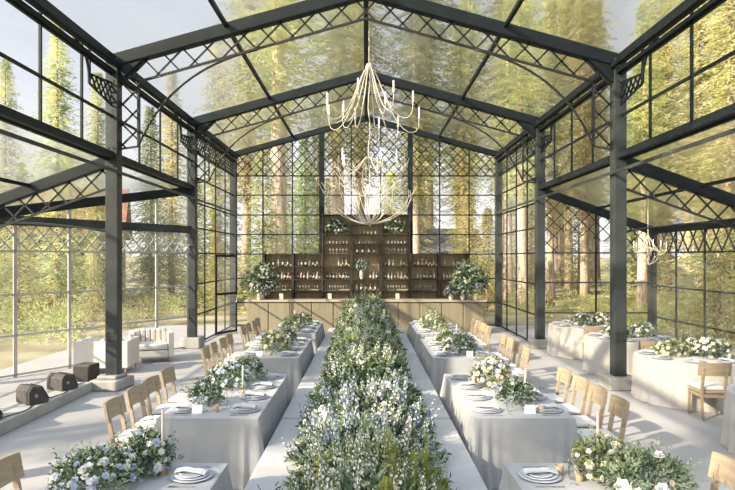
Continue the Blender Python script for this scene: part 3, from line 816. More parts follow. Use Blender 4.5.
def vase_part(e, r, h, m='urn'):
    mb = MB(); mb.lathe([(r*.6,0),(r*.65,.01),(r,.35*h),(r*.8,.75*h),(r*.95,h),(r*.85,h),(r*.7,.75*h),(0,.7*h)], 16, cap=False); mb.build('vase', M[m], e, smooth=True)
def centerpiece(name, loc, seed, rx, ry, h, pal, label, nleaf=420, L=.07, vr=.06, vh=.12, vm='vase', cat='flower arrangement', grp=None, zoff=None, sprig=1):
    e = empty(name, loc, 0, label, cat, grp)
    vase_part(e, vr, vh, vm)
    P = {
     'mixed': ([('leaf',.6,'foliage'),('leaf_d',.5,'dark_foliage')], [('p_white',.10,.045,'white_blossom'),('p_lav',.06,.04,'lavender_blossom')]),
     'blush': ([('leaf',.5,'foliage'),('leaf_y',.3,'lime_foliage'),('leaf_d',.25,'dark_foliage')], [('p_pink',.12,.045,'blush_blossom'),('p_lav',.10,.04,'lavender_blossom'),('p_cream',.06,.04,'cream_blossom')]),
     'green': ([('leaf_d',.8,'dark_foliage'),('leaf',.4,'foliage')], [('p_blue',.06,.03,'blue_blossom'),('p_white',.03,.03,'white_blossom')]),
     'cream': ([('leaf_y',.45,'lime_foliage'),('leaf',.5,'foliage'),('leaf_d',.2,'dark_foliage')], [('p_cream',.14,.05,'cream_blossom'),('p_white',.05,.04,'white_blossom')]),
     'blue': ([('leaf',.7,'foliage'),('leaf_d',.5,'dark_foliage')], [('p_blue',.07,.045,'blue_blossom'),('p_white',.09,.045,'white_blossom'),('p_lav',.05,.04,'lavender_blossom')]),
     'dahlia': ([('leaf',1,'foliage'),('leaf_d',.3,'dark_foliage')], [('p_white',.022,.075,'white_dahlia'),('p_pink',.02,.045,'blush_blossom')]),
     'white': ([('leaf_d',.7,'dark_foliage'),('leaf',.5,'foliage')], [('p_white',.12,.055,'white_blossom'),('p_cream',.05,.05,'cream_blossom')]),
    }[pal]
    bl = [(m, max(3,int(nleaf*fr*(.55 if L > .055 else .3))), r*(.8 if L > .055 else .75), n) for m, fr, r, n in P[1]]
    arrangement(e, seed, rx, ry, h, vh*.55 if zoff is None else zoff, nleaf, P[0], bl, (), L, 0, .3, sprig)
    return e
TC = (TX0+TX1)/2
# closest tables
centerpiece('flower_arrangement', (-2.0,4.45,ZC), 301, .30,.34,.20,'blue','sprawling blue and white flowers at the end of the closest left table', 1300, .05)
centerpiece('flower_arrangement', (-1.74,4.74,ZC), 302, .19,.18,.27,'blue','taller bunch of blue hydrangea and roses by the closest left plates', 800, .05)
centerpiece('flower_arrangement', (1.83,4.62,ZC), 303, .24,.22,.25,'cream','cream sprays on leafy stems at the end of closest right table', 650, .055)
centerpiece('flower_arrangement', (2.02,4.36,ZC), 304, .32,.30,.22,'dahlia','sage foliage with big white dahlias on the closest right table', 1200, .05)
# second to farthest rows
CP = [(-1,1,7.9,-1.80,.30,.27,.24,'blue','airy blue and sage bouquet in the middle of second left table',520),
 (-1,1,8.45,-1.68,.26,.26,.24,'mixed','pale bouquet at the far end of second left table',420),
 (-1,1,6.98,-1.86,.19,.19,.23,'green','compact dark green bunch at the near end of second left table',340),
 (1,1,7.95,1.66,.27,.26,.34,'blush','big blush and lavender bouquet in the middle of second right table',640),
 (1,1,7.0,1.76,.22,.21,.22,'green','compact dark green bunch at the near end of second right table',380),
 (-1,2,10.95,-1.66,.26,.28,.32,'cream','lime and cream bouquet at the near end of third left table',480),
 (-1,2,11.8,-1.62,.26,.26,.28,'white','pale bouquet in the middle of third left table',420),
 (1,2,10.75,1.66,.32,.30,.30,'mixed','dark leaved bouquet with white roses, near end of third right table',560),
 (1,2,11.85,1.62,.24,.24,.24,'cream','small cream bouquet in the middle of third right table',340),
 (-1,3,14.1,-1.70,.27,.28,.30,'cream','cream bouquet at the near end of farthest left table',420),
 (-1,3,15.1,-1.62,.25,.26,.28,'white','white bouquet at the bar end of farthest left table',380),
 (1,3,14.1,1.62,.30,.3,.26,'cream','cream bouquet at the near end of farthest right table',420),
 (1,3,15.0,1.62,.28,.28,.30,'cream','leafy cream bouquet at the bar end of farthest right table',420)]
for i, (s,k,y,x,rx,ry,h,pal,lb,nl) in enumerate(CP):
    centerpiece('flower_arrangement', (x,y,ZC), 320+i, rx,ry,h,pal,lb,nl,.06 if k<2 else .07,zoff=.05)
# candles, cards, votives
place('taper_t', taper('wax',.42), (-1.60,4.72,ZC), 0, 'tall taupe taper candle behind flowers on the closest left table', 'candle', 'taupe taper candles')
place('taper_s', taper('wax',.16), (-2.13,4.32,ZC), 0, 'short taupe taper candle amid flowers of the closest left table', 'candle', 'taupe taper candles')
place('taper_t', None, (1.80,4.66,ZC), 0, 'tall taupe taper candle in flowers of the closest right table', 'candle', 'taupe taper candles')
TP = [(-1.55,7.55,'second left table, by the middle bouquet'),(-1.95,8.5,'second left table, far end'),(1.90,8.45,'second right table, far end'),(1.95,7.35,'second right table, between its two bouquets'),
 (-1.78,12.3,'third left table, far end'),(1.85,12.25,'third right table, far end'),(-1.85,15.5,'farthest left table, bar end'),(1.80,15.5,'farthest right table, bar end')]
for x, y, w in TP:
    place('taper_w', taper('wax_white',.26), (x,y,ZC), 0, 'slim white taper candle on the '+w, 'candle', 'white taper candles')
for s in (-1,1):
    sd = 'left' if s < 0 else 'right'
    for k in (1,2,3):
        place('card', place_card, (s*(1.80 if s>0 else 1.85), TY[k][0]+.22, ZC), 0, 'small white folded card at the near end of %s %s table' % (tname[k], sd), 'card', 'table cards')
        place('votive', votive, (s*1.80+ (.14 if s>0 else .14), TY[k][0]+.26, ZC), 0, 'amber glass votive beside the card on %s %s table' % (tname[k], sd), 'candle', 'amber votives')
for x, y, w in ((1.52,4.72,'by the closest right plates'),(2.28-.12,4.8,'at the outer corner of closest right table'),(1.63,4.58,'under cream sprays on closest right table')):
    place('votive', votive, (x,y,ZC), 0, 'amber glass votive '+w, 'candle', 'amber votives')
# ------------------------------------------------------------------ round tables in the right annex
RT = [(5.63,10.4,'second round table, beside the right column'),(5.65,12.88,'third round table, behind the right column'),(5.58,15.22,'farthest round table, against the end glass'),(5.5,7.4,'closest round table, at the frame edge')]
def round_body():
    e = empty('round_table')
    mb = MB(); mb.lathe([(0,.705),(.87,.705),(.87,.738),(0,.738)], 40, cap=False); mb.build('tabletop', M['soil'], e)
    for k in range(4):
        a = PI/4+PI/2*k; mb = MB(); mb.tube([(.55*math.cos(a),.55*math.sin(a),0),(.55*math.cos(a),.55*math.sin(a),.705)], .018, 8); mb.build('leg', M['steel'], e)
    return e
CH = {0:[-112], 1:[-98], 2:[-103], 3:[62]}
FL = {0:[(-.28,.12,.36,'cream',.20),(.30,-.12,.40,'white',.30),(.15,.35,.3,'white',.22)], 1:[(-.25,0,.36,'white',.26),(.30,.05,.36,'mixed',.28)], 2:[(-.15,-.1,.32,'white',.26),(.36,.0,.34,'white',.26)], 3:[(0.1,0,.4,'white',.3)]}
for i, (x, y, lb) in enumerate(RT):
    place('rtable', round_body, (x,y,0), 0, 'R'+lb[0:0]+'ound table under cream linen: '+lb.replace(' round table',' from the viewer'), 'table', 'round tables')
    mb = MB(); skirt(mb, round_path(.9), 360, ZT, .03, .036, 400+i)
    o = mb.build('tablecloth', M['linen_cream']); o.location = (x,y,0)
    tag(o, 'cream linen cloth to the floor on the '+lb, 'tablecloth', 'cream round tablecloths')
    for j, dg in enumerate(CH[i]):
        a = math.radians(dg); px, py = x+1.21*math.cos(a), y+1.21*math.sin(a)
        if i == 0: px += .10; a += .28
        place('chair', chair, (px,py,0), a+PI/2, 'pale wood chair with white cushion at the '+lb, 'chair', 'wooden dining chairs')
    for j in range(8):
        a = math.radians(22.5+45*j); px, py = x+.68*math.cos(a), y+.68*math.sin(a)
        w = '%s place clockwise, %s' % (ordw[7-j], lb)
        place('charger', charger, (px,py,ZC), 0, 'grey charger plate, '+w, 'plate', 'charger plates')
        place('plate', plate, (px,py,ZC+.0075), 0, 'white dinner plate, '+w, 'plate', 'dinner plates')
        o = place('napkin', napkin, (px,py,ZC+.018), a, 'folded napkin, '+w, 'napkin', 'napkins')
        place('wineglass', wineglass, (x+.5*math.cos(a+.2),y+.5*math.sin(a+.2),ZC), 0, 'stemmed glass, '+w, 'glass', 'wine glasses')
    for j, (dx, dy, r, pal, h) in enumerate(FL[i]):
        nm = {1:['low'],2:['left-hand','right-hand'],3:['leafy cream','big white','white rear']}[len(FL[i])][j]
        centerpiece('flower_arrangement', (x+dx,y+dy,ZC), 500+10*i+j, r*.8, r*.8, h, pal, nm+' flowers on the '+lb, 520, .065, zoff=.04)

# ------------------------------------------------------------------ bar counter
e = empty('bar_counter', (0,19.3,0), 0, 'long pale wooden bar counter with panelled front below the bottle shelves', 'bar counter')
BX = 3.83
mb = MB(); mb.box(-BX,BX,0,.55,.02,1.04); mb.build('counter_body', M['barwood'], e)
mb = MB(); mb.box(-BX-.06,BX+.06,-.07,.62,1.04,1.10); mb.build('countertop', M['bartop'], e, bevel=.01)
npan = 11
for k in range(npan):
    a, b = -BX+2*BX*k/npan, -BX+2*BX*(k+1)/npan
    mb = MB(); mb.box(a+.02,b-.02,-.022,-.001,.10,1.0); mb.build('front_panel', M['barwood'], e, bevel=.012)
mb = MB(); mb.box(-BX+.03,BX-.03,.02,.5,0,.02); mb.build('plinth', M['shelf'], e)

# ------------------------------------------------------------------ shelf units
SY0, SY1 = 20.75, 21.15; UW = 1.015
def shelf_unit(h, levels, name):
    e = empty(name); w = UW/2
    for a in (-1,1):
        mb = MB(); x = a*(w-.022); mb.box(x-.02,x+.02,-.2,.2,0,h); mb.build('side_panel', M['shelf'], e)
    mb = MB(); mb.box(-w+.043,w-.043,.17,.19,.02,h-.03); mb.build('back_panel', M['shelfback'], e)
    for z in levels:
        mb = MB(); mb.box(-w+.043,w-.043,-.195,.168,z-.03,z); mb.build('shelf', M['shelf'], e)
    return e
LV = [.06,.90,1.32,1.72,2.17,2.60]; LVT = [.06,.90,1.32,1.72,2.17,2.60,2.95,3.28,3.96]; LVC = [.06,.90,1.32,1.72,2.60,2.95,3.28,3.62,3.96]
UN = ['leftmost low','second low left','left tall','middle tall','right tall','second low right','rightmost low']
BT = {}
def bottle(mat, r, h, lab=True):
    def f():
        mb = MB(); mb.lathe([(r*.9,0),(r,.01),(r,h*.6),(r*.85,h*.68),(r*.36,h*.78),(r*.33,h*.97),(r*.4,h*.98),(r*.4,h)], 10)
        mb.mi = 1
        if lab: mb.lathe([(r*1.02,h*.18),(r*1.02,h*.46)], 10, cap=False)
        return mb.build('bottle', [M[mat], M['label']], smooth=True)
    return f
def shelf_glass():
    mb = MB(); mb.lathe([(.03,0),(.03,.004),(.005,.01),(.005,.08),(.03,.11),(.036,.14),(.032,.17),(.03,.17),(.03,.11),(0,.09)], 10, cap=False)
    return mb.build('wine_glass', M['wine_pale'], smooth=True)
def shelf_cup():
    mb = MB(); mb.lathe([(.03,0),(.034,.09),(.032,.09),(.028,.01),(0,.01)], 10, cap=False)
    return mb.build('tumbler_glass', M['wine_pale'], smooth=True)
BOT = [('wine_dark',.038,.31),('wine_dark',.036,.29),('wine_amber',.038,.28),('wine_pale',.036,.27)]
ordb = ['first','second','third','fourth','fifth','sixth','seventh','eighth','ninth','tenth']
def row(ui, z, what, n, rowname, x0=-.40, x1=.40):
    ux = (ui-3)*UW; yb = (SY0+SY1)/2-.06
    for k in range(n):
        x = ux+x0+(x1-x0)*(k+.5)/n+R.uniform(-.012,.012); y = yb+R.uniform(-.03,.03)
        if what == 'b':
            c = R.choice([0,0,0,1,1,2,2,3] if z > 1.9 else [0,1,2,2,3,3,0]) if R.random() < .93 else None
            if c is None: continue
            m, r, h = BOT[c]; cn = ['dark','dark','amber','clear'][c]
            o = place('bot%d' % c, bottle(m,r,h), (x,y,z), R.uniform(0,6), '%s bottle, %s along the %s of the %s shelf unit' % (cn, ordb[k], rowname, UN[ui]), 'bottle', 'bottles on the bar shelves')
        else:
            f, nm = (shelf_glass,'stemmed glass') if what == 'g' else (shelf_cup,'short glass')
            place('sh'+what, f, (x,y,z), 0, '%s, %s along the %s of the %s shelf unit' % (nm, ordb[k], rowname, UN[ui]), 'glass', 'glasses on the bar shelves')
for ui in range(7):
    tall = 2 <= ui <= 4
    lv = LV if not tall else (LVC if ui == 3 else LVT)
    key = 'su%d' % (0 if not tall else (2 if ui==3 else 1))
    place(key, lambda: shelf_unit(3.98 if tall else 2.62, lv, 'shelf_unit'), ((ui-3)*UW,(SY0+SY1)/2,0), 0,
          '%s dark wood bar shelf unit of bottles and glasses' % UN[ui], 'shelf unit', 'bar shelf units')
    if ui != 3:
        row(ui, 2.17, 'b', 6 if 0<ui<6 else 5, 'upper bottle row'); row(ui, 1.72, 'b', 7, 'lower bottle row')
    row(ui, 1.32, 'g' if ui != 3 else 'b', 8 if ui != 3 else 5, 'bottom row')
    if tall:
        row(ui, 2.95, 'c', 7, 'second row down' if ui != 3 else 'third row down')
        row(ui, 2.60, 'g' if ui != 3 else 'b', 7 if ui != 3 else 4, 'third row down' if ui != 3 else 'fourth row down')
    if ui == 3:
        row(ui, 3.28, 'c', 6, 'second row down'); row(3, 1.72, 'b', 3, 'niche', .1, .42)
SYc = (SY0+SY1)/2-.05
centerpiece('flower_arrangement', (-UW,SYc,3.28), 601, .42,.15,.44,'white','silvery white flowers on top shelf of the left tall unit',520,.09,.07,.16,zoff=.1)
centerpiece('flower_arrangement', (UW,SYc,3.28), 602, .42,.15,.48,'white','silvery white flowers on top shelf of the right tall unit',520,.09,.07,.16,zoff=.1)
centerpiece('flower_arrangement', (-.15,SYc,1.72), 603, .26,.13,.36,'blue','blue white flowers in urn in the niche of the middle unit',420,.08,.08,.34,'urn',zoff=.32)
# flowers and objects on the counter
def big_urn(label, loc, seed, rx, ry, h, vh, pal, n):
    return centerpiece('flower_arrangement', loc, seed, rx, ry, h, pal, label, n, .11, .13, vh, 'urn', zoff=vh*.75, sprig=3.5)
ZB_ = 1.101
big_urn('huge foliage and white rose arrangement in urn at left bar end', (-3.42,19.66,ZB_), 611, .50,.38,.75,.5,'white',1300)
big_urn('huge foliage and white rose arrangement in urn at right bar end', (3.38,19.66,ZB_), 612, .56,.38,.78,.5,'white',1500)
for i, (x,y,r,h,lb) in enumerate(((-3.45,19.38,.30,.36,'low pale bouquet in front of the left bar urn'),(2.75,19.42,.22,.30,'small bouquet in stone urn on the counter left of the right bar urn'),(3.12,19.38,.24,.32,'low bouquet in front of the right bar urn'),(3.55,19.38,.28,.40,'blue-tinged bouquet at the right end of the bar'))):
    centerpiece('flower_arrangement', (x,y,ZB_), 620+i, r, r*.7, h, 'mixed' if i!=3 else 'blue', lb, 420, .07, .075, .2, 'urn', zoff=.16)
def sign_holder():
    e = empty('drinks_card')
    mb = MB(); mb.bar((0,.035,.012),(0,-.0,.20),.12,.006,(0,1,0)); mb.build('card', M['urn'], e)
    mb = MB(); mb.box(-.09,.09,-.04,.05,-.001,.014); mb.build('base', M['barwood'], e); return e
for x, lb in ((-2.75,'left of the bar near the urn'),(-1.18,'left half of the bar'),(1.02,'right half of the bar')):
    place('sign', sign_holder, (x,19.45,ZB_+.001), 0, 'small pale drinks card standing on the '+lb, 'card', 'drinks cards on the bar')

# ------------------------------------------------------------------ chandeliers of whitewashed branches
def bez(P, n=14):
    out = []
    for k in range(n+1):
        u = k/n; q = [V(p) for p in P]
        while len(q) > 1: q = [a*(1-u)+b*u for a, b in zip(q, q[1:])]
        out.append(q[0])
    return out
def chandelier(loc, ztop, sc, seed, label, tiers):
    rnd = random.Random(seed)
    e = empty('chandelier', loc, 0, label, 'chandelier')
    mb = MB(); mb.tube([(0,0,0),(0,0,ztop-loc[2])], .010, 6); mb.build('hanging_rod', M['twig'], e)
    mb = MB(); mb.lathe([(0,.10*sc),(.05*sc,.08*sc),(.075*sc,.02*sc),(.06*sc,-.03*sc),(.02*sc,-.05*sc),(0,-.05*sc)], 12, cap=False); mb.build('hub', M['twig'], e, smooth=True)
    mb = MB(); H = tiers['H']
    pts = [(0.02*math.sin(k*1.7), .02*math.cos(k*2.3), -H*k/12) for k in range(13)]
    mb.tube(pts, [.012*sc]*12+[.02*sc], 6); mb.build('stem', M['twig'], e)
    def candle(p):
        mb = MB(); q = 1 if sc == 1 else .6; mb.lathe([(.016*q,-.0),(.024*q,.02*q),(.018*q,.03*q),(.016*q,.03*q),(.016*q,.22*q),(.004*q,.235*q)], 8, c=tuple(p)); mb.build('candle', M['wax_white'], e, smooth=True)
    for (n, z0, r, dz, lift, off) in tiers['arms']:
        for k in range(n):
            a = off+2*PI*k/n+rnd.uniform(-.12,.12); d = V((math.cos(a), math.sin(a), 0)); rr = r*rnd.uniform(.82,1.08); q = dz*rnd.uniform(.85,1.12)
            P = bez([V((0,0,z0)), d*rr*.18+V((0,0,z0+.10*sc)), d*rr*.32+V((0,0,z0-q*.6)), d*rr*.55+V((0,0,z0-q*1.15)), d*rr*1.05+V((0,0,z0-q*1.15)), d*rr+V((0,0,z0-q+lift))])
            mb = MB(); mb.tube(P, [.0125*sc**.5*(1-.35*i/14) for i in range(15)], 6); mb.build('arm', M['twig'], e, smooth=True)
            candle(P[-1])
    for (n, z0, z1, r, off) in tiers['twigs']:
        for k in range(n):
            a = off+2*PI*k/n+rnd.uniform(-.2,.2); d = V((math.cos(a), math.sin(a), 0)); t = V((-d.y,d.x,0)); rr = r*rnd.uniform(.7,1.15); w = rnd.uniform(-.25,.25)
            dz = (z1-z0)*rnd.uniform(.8,1.15)
            P = bez([V((0,0,z0)), d*rr*.55+V((0,0,z0+dz*.05)), d*rr*1.15+t*w*rr+V((0,0,z0+dz*.45)), d*rr*(1.0 if dz > 0 else 1.2)+t*w*rr*1.5+V((0,0,z0+dz))])
            mb = MB(); mb.tube(P, [.0105*sc**.5*(1-.6*i/14) for i in range(15)], 5)
            for g in range(3):
                i = rnd.randint(5,12); p = P[i]; dd = (d*rnd.uniform(.2,1)+t*rnd.uniform(-1,1)+V((0,0,rnd.uniform(.1,1)))).normalized()
                mb.tube([p, p+dd*.14*sc, p+dd*.25*sc+V((0,0,.07*sc))], [.007*sc,.005*sc,.003*sc], 4)
            mb.build('twig', M['twig'], e, smooth=True)
    return e
chandelier((.06,11.6,6.12), ZR-.02, 1, 5, 'large white branch chandelier with candles hanging over the central flowers',
  dict(H=3.05, arms=[(10,0,1.0,1.15,.30,.2),(4,-.02,.5,1.0,.15,.5),(5,-1.75,.62,.3,.2,.1)], twigs=[(6,-2.5,-1.75,.62,.0),(12,-3.02,-2.25,.70,.1),(9,-3.0,-1.9,.42,.4)]))
chandelier((6.04,12.85,2.88), ZA-(6.04-W)/(XA-W)*(ZA-ZB)+.08, .55, 9, 'small white branch chandelier hanging in the right annex above round tables',
  dict(H=.58, arms=[(7,0,.34,.34,.12,.2)], twigs=[(7,-.57,-.25,.2,.1),(6,-.2,-.42,.24,.3)]))

# ------------------------------------------------------------------ lounge seats
def sofa(name, loc, rz, label, w, cat='armchair'):
    e = empty(name, loc, rz, label, cat); d = .82
    mb = MB(); mb.box(-w/2+.13,w/2-.13,-d/2,d/2-.14,.14,.30); mb.build('seat_base', M['sofa'], e, bevel=.02)
    mb = MB(); mb.box(-w/2+.135,w/2-.135,-d/2-.02,d/2-.18,.305,.45); mb.build('seat_cushion', M['sofa'], e, bevel=.05, seg=4)
    n = int((w-.1)/.13)
    mb = MB(); nseg = n
    for k in range(nseg):   # channelled back
        a = -w/2+.13+(w-.26)*k/nseg; b = -w/2+.13+(w-.26)*(k+1)/nseg
        mb.box(a+.004,b-.004,d/2-.19,d/2-.06,.32,.74)
    mb.build('back_cushion', M['sofa'], e, bevel=.03, seg=3)
    mb = MB(); mb.box(-w/2,w/2,d/2-.06,d/2,.13,.70); mb.build('backrest', M['sofa'], e, bevel=.02)
    for a in (-1,1):
        mb = MB(); x = a*(w/2-.065); mb.box(x-.063,x+.063,-d/2,d/2-.062,.13,.70); mb.build('armrest', M['sofa'], e, bevel=.03, seg=3)
        for b in (-1,1):
            mb = MB(); mb.tube([(a*(w/2-.07),b*(d/2-.07),0),(a*(w/2-.07),b*(d/2-.07),.14)], [.012,.02], 8); mb.build('leg', M['gold'], e)
    return e
sofa('armchair', (-5.12,14.3,0), math.radians(22), 'cream armchair with channelled back facing the room beside the dark column', .98)
sofa('sofa', (-5.60,13.0,0), math.radians(184), 'cream sofa turned its back to the viewer behind the box speaker', 1.12, 'sofa')

# ------------------------------------------------------------------ ledge and sound gear
e = MB(); e.box(-5.62,-5.02,5.5,11.0,0,.18)
tag(e.build('trim_1', M['ledge'], bevel=.015), 'low grey concrete ledge along the left annex carrying the speakers', 'ledge', kind='structure')
def monitor():
    e = empty('stage_monitor')
    mb = MB(); mb.prism([(-.20,0),(.17,0),(.20,.05),(.05,.33),(-.12,.36),(-.20,.27)], 'x', -.27, .27); mb.build('cabinet', M['black'], e, bevel=.012)
    mb = MB(); mb.prism([(.206,.075),(.063,.338),(.072,.344),(.217,.081)], 'x', -.24, .24); mb.build('grille', M['grille'], e)
    for a in (-1,1):
        mb = MB(); mb.lathe([(0,0),(.035,0),(.035,.01),(0,.01)], 12, cap=False); o = mb.build('port', M['plinth'], e); o.rotation_euler = (0,a*PI/2,0); o.location = (a*.271,-.06,.17)
    return e
place('mon', monitor, (-5.25,9.45,.181), math.radians(-35), 'dark wedge stage monitor on the ledge, middle one of three', 'speaker', 'stage monitors on the ledge', .78)
place('mon', monitor, (-5.27,10.42,.181), math.radians(-28), 'dark wedge stage monitor on the ledge, nearest the box speaker', 'speaker', 'stage monitors on the ledge', .78)
place('mon', monitor, (-5.36,8.45,.181), math.radians(-40), 'dark wedge stage monitor on the ledge, cut by the left frame edge', 'speaker', 'stage monitors on the ledge', .78)
e = empty('box_speaker', (-5.32,11.42,0), math.radians(-8), 'upright dark box speaker standing on the floor beside the left column', 'speaker')
mb = MB(); mb.box(-.17,.17,-.17,.17,0.02,.44); mb.build('cabinet', M['black'], e, bevel=.015)
mb = MB(); mb.box(-.145,.145,-.182,-.171,.05,.41); mb.build('grille', M['grille'], e)
for a in (-1,1):
    mb = MB(); mb.lathe([(.025,0),(.025,.02)], 10, c=(a*.13,-.0,0)); mb.build('foot', M['cable'], e)
rr = random.Random(3); pts = []
for k in range(40):
    u = k/39; pts.append((-5.12+.06*math.sin(u*19)+rr.uniform(-.01,.01), 7.5+3.4*u, .189))
mb = MB(); mb.tube(pts, .008, 5); tag(mb.build('cable', M['cable'], smooth=True), 'thin black cable snaking along the ledge by the stage monitors', 'cable')
# ------------------------------------------------------------------ forest
def trunk_mesh(h, r, seed, k=12):
    rnd = random.Random(seed); mb = MB(); pts = []; rs = []
    lean = V((rnd.uniform(-.01,.01), rnd.uniform(-.01,.01), 0))
    for i in range(14):
        u = i/13; z = h*u
        pts.append((lean.x*z+.05*math.sin(u*5+seed), lean.y*z, z-.5 if i == 0 else z)); rs.append(r*((1-u*.9)+.2*math.exp(-u*22)))
    mb.tube(pts, rs, k); return mb
def crown_mb(h, z0, Rm, seed, nb, spray=.42, dens=1.0, shape='cone'):
    rnd = random.Random(seed); mb = MB()
    for i in range(nb):
        u = (i+rnd.random())/nb; u = u**.9
        z = z0+(h-z0)*u; a = i*2.39996+rnd.uniform(-.3,.3)
        prof = (1-u)**.75+.04 if shape == 'cone' else max(.15, math.sin(PI*min(1,.18+u*.8)))*(1-u*.35)
        L = Rm*prof*rnd.uniform(.55,1.1)
        d = V((math.cos(a), math.sin(a), 0)); t = V((-d.y,d.x,0)); n = max(3, int(L/.2*dens))
        up0 = rnd.uniform(-.15,.25)
        for k in range(n):
            q = (k+.6)/n
            p = d*L*q+V((0,0,z+up0*L*q-.35*L*q*q))
            for g in (-1,1,0):
                dd = (d*rnd.uniform(.35,1)+t*g*rnd.uniform(.5,1.1)+V((0,0,rnd.uniform(-.45,.25)))).normalized()
                ln = spray*rnd.uniform(.6,1.3)*(1-.35*q)
                leaf(mb, p+V((rnd.uniform(-.06,.06),rnd.uniform(-.06,.06),rnd.uniform(-.1,.1))), dd, V((rnd.uniform(-.6,.6),rnd.uniform(-.6,.6),1)), ln, ln*.30)
    return mb
def tree_proto(key, name, h, r, z0, Rm, seed, nb, bark, needle, spray=.42, shape='cone', dens=1):
    def f():
        e = empty(name)
        trunk_mesh(h*.96, r, seed).build('trunk', M[bark], e, smooth=True)
        if nb: crown_mb(h, z0, Rm, seed, nb, spray, dens, shape).build('crown', M[needle], e)
        return e
    return f
TPR = {
 'pine':  tree_proto('pine','pine_tree', 27,.46, 8.0,3.6, 1, 420,'bark','needle',.40,'round'),
 'pine2': tree_proto('pine2','pine_tree', 24,.32, 6.0,3.0, 2, 400,'bark_grey','needle_y',.40,'round'),
 'fir':   tree_proto('fir','fir_tree', 19,.26, 1.2,3.3, 3, 480,'bark_grey','needle',.36),
 'firy':  tree_proto('firy','fir_tree', 16,.22, .9,2.9, 4, 460,'bark_grey','needle_y',.34),
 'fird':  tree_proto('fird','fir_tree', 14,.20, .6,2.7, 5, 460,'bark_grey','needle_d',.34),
 'young': tree_proto('young','young_fir', 7,.10, .25,1.7, 6, 190,'bark_grey','needle',.30),
 'youngy': tree_proto('youngy','young_fir', 6,.09, .2,1.6, 7, 190,'bark_grey','needle_y',.28),
}
def ground_z(x, y): return gz(x, y)-.02
def tree(kind, x, y, label, group=None, sc=1, rz=None):
    return place('tree_'+kind, TPR[kind], (x,y,ground_z(x,y)), R.uniform(0,6.28) if rz is None else rz, label, 'tree', group, sc)
def pxx(px, y): return (px-366)/600*y
SPEC = [
 ('pine',279,33,1.18,'massive red-barked pine trunk behind the left half of back glass wall'),
 ('pine2',246,37,1.0,'slimmer pine trunk at the left edge of the back glass wall'),
 ('pine2',361,44,1.25,'red pine trunk seen behind the big chandelier'),
 ('pine',416,36,.68,'slim pale-lit pine trunk right of the tall shelves'),
 ('pine',459,38,.66,'slim pine trunk behind the house roof at right'),
 ('pine',508,33,.62,'pine trunk just right of the back corner column'),
 ('pine',522,29,.62,'broad pinkish pine trunk seen through the right side wall'),
 ('pine2',551,31,.66,'pine trunk directly right of the third right column'),
 ('pine2',569,42,.95,'pine trunk in hazy sun behind farthest round table'),
 ('pine2',585,34,.80,'dark pine trunk behind the end glass of right annex'),
 ('pine2',597,48,.95,'distant pine trunk left of the second right column'),
 ('pine',642,27,.52,'pale sunlit pine trunk behind the small chandelier'),
 ('pine2',666,38,.9,'pine trunk beyond the outer glass of right annex'),
 ('pine2',700,29,.85,'pine trunk behind the outer glass wall, near the right edge'),
 ('pine2',725,36,.9,'pine trunk farthest to the right beyond the outer glass'),
 ('fir',58,27,.70,'tall sunlit fir beyond the left clerestory'),
 ('fir',98,30,.62,'fir with sunlit crown beside the left column top'),
 ('fir',6,29,.64,'fir cut by the left frame edge'),
 ('fird',150,30,.72,'darker fir between the two left columns'),
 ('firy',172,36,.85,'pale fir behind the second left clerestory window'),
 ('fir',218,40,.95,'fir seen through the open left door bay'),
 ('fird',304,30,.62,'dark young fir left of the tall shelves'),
 ('young',262,28,1.15,'small fir behind the left bar urn'),
]
for kind, px, y, sc, lb in SPEC:
    tree(kind, pxx(px,y), y, lb, None, sc)
# the forest in general: zones share a label
rf = random.Random(11)
taken = [(pxx(p,y), y) for _,p,y,_,_ in SPEC]
def fill(n, x0, x1, y0, y1, kinds, label, group, s0=.8, s1=1.2, dmin=2.6, cond=None):
    c = 0
    for _ in range(n*30):
        if c >= n: break
        x = rf.uniform(x0,x1); y = rf.uniform(y0,y1)
        if abs(x) < 10 and y < 26: continue
        if cond and not cond(x,y): continue
        if any(math.hypot(x-a,y-b) < dmin for a,b in taken): continue
        taken.append((x,y)); tree(rf.choice(kinds), x, y, label, group, rf.uniform(s0,s1)); c += 1
fill(9, -14, 26, 38, 54, ['pine','pine2','pine2','firy'], 'tall forest tree rising behind the glass back wall', 'tall trees behind the back wall', .9, 1.25, cond=lambda x,y: x*600/y+366 > 236)
fill(13, -9, 14, 28, 40, ['youngy','youngy','young'], 'small fir growing among trunks behind the back wall', 'small firs behind the back wall', .6, 1.1, 2.0)
fill(17, 10.5, 34, 10, 38, ['pine','pine2','firy','fir'], 'tall forest tree beyond the right annex glass', 'trees beyond the right annex', .75, 1.1, 2.8)
fill(14, 10.5, 22, 14, 34, ['young','youngy'], 'young fir growing beyond the right annex glass', 'young firs beyond the right annex', .5, 1.0, 1.6)
fill(8, -40, -20, 28, 50, ['fir','fird','firy'], 'fir standing beyond the left annex', 'firs beyond the left annex', .55, .8, 3, cond=lambda x,y: not (-26 < pxx(0,1)*0+x*600/y+366 < 0 and y < 20))
fill(9, -20, -10.5, 17, 30, ['young','youngy'], 'young fir beyond the slanted lounge glass', 'young firs beyond the lounge', .35, .7, 1.8)
fill(7, 6, 60, 58, 85, ['pine','fir','firy','fird'], 'distant forest tree far behind the hall', 'distant forest trees', 1.0, 1.4, 3.2)
fill(7, -7, 13, 30, 42, ['firy'], 'golden-green fir in the sun behind the back wall', 'golden firs behind the back wall', .45, .8, 2.0)
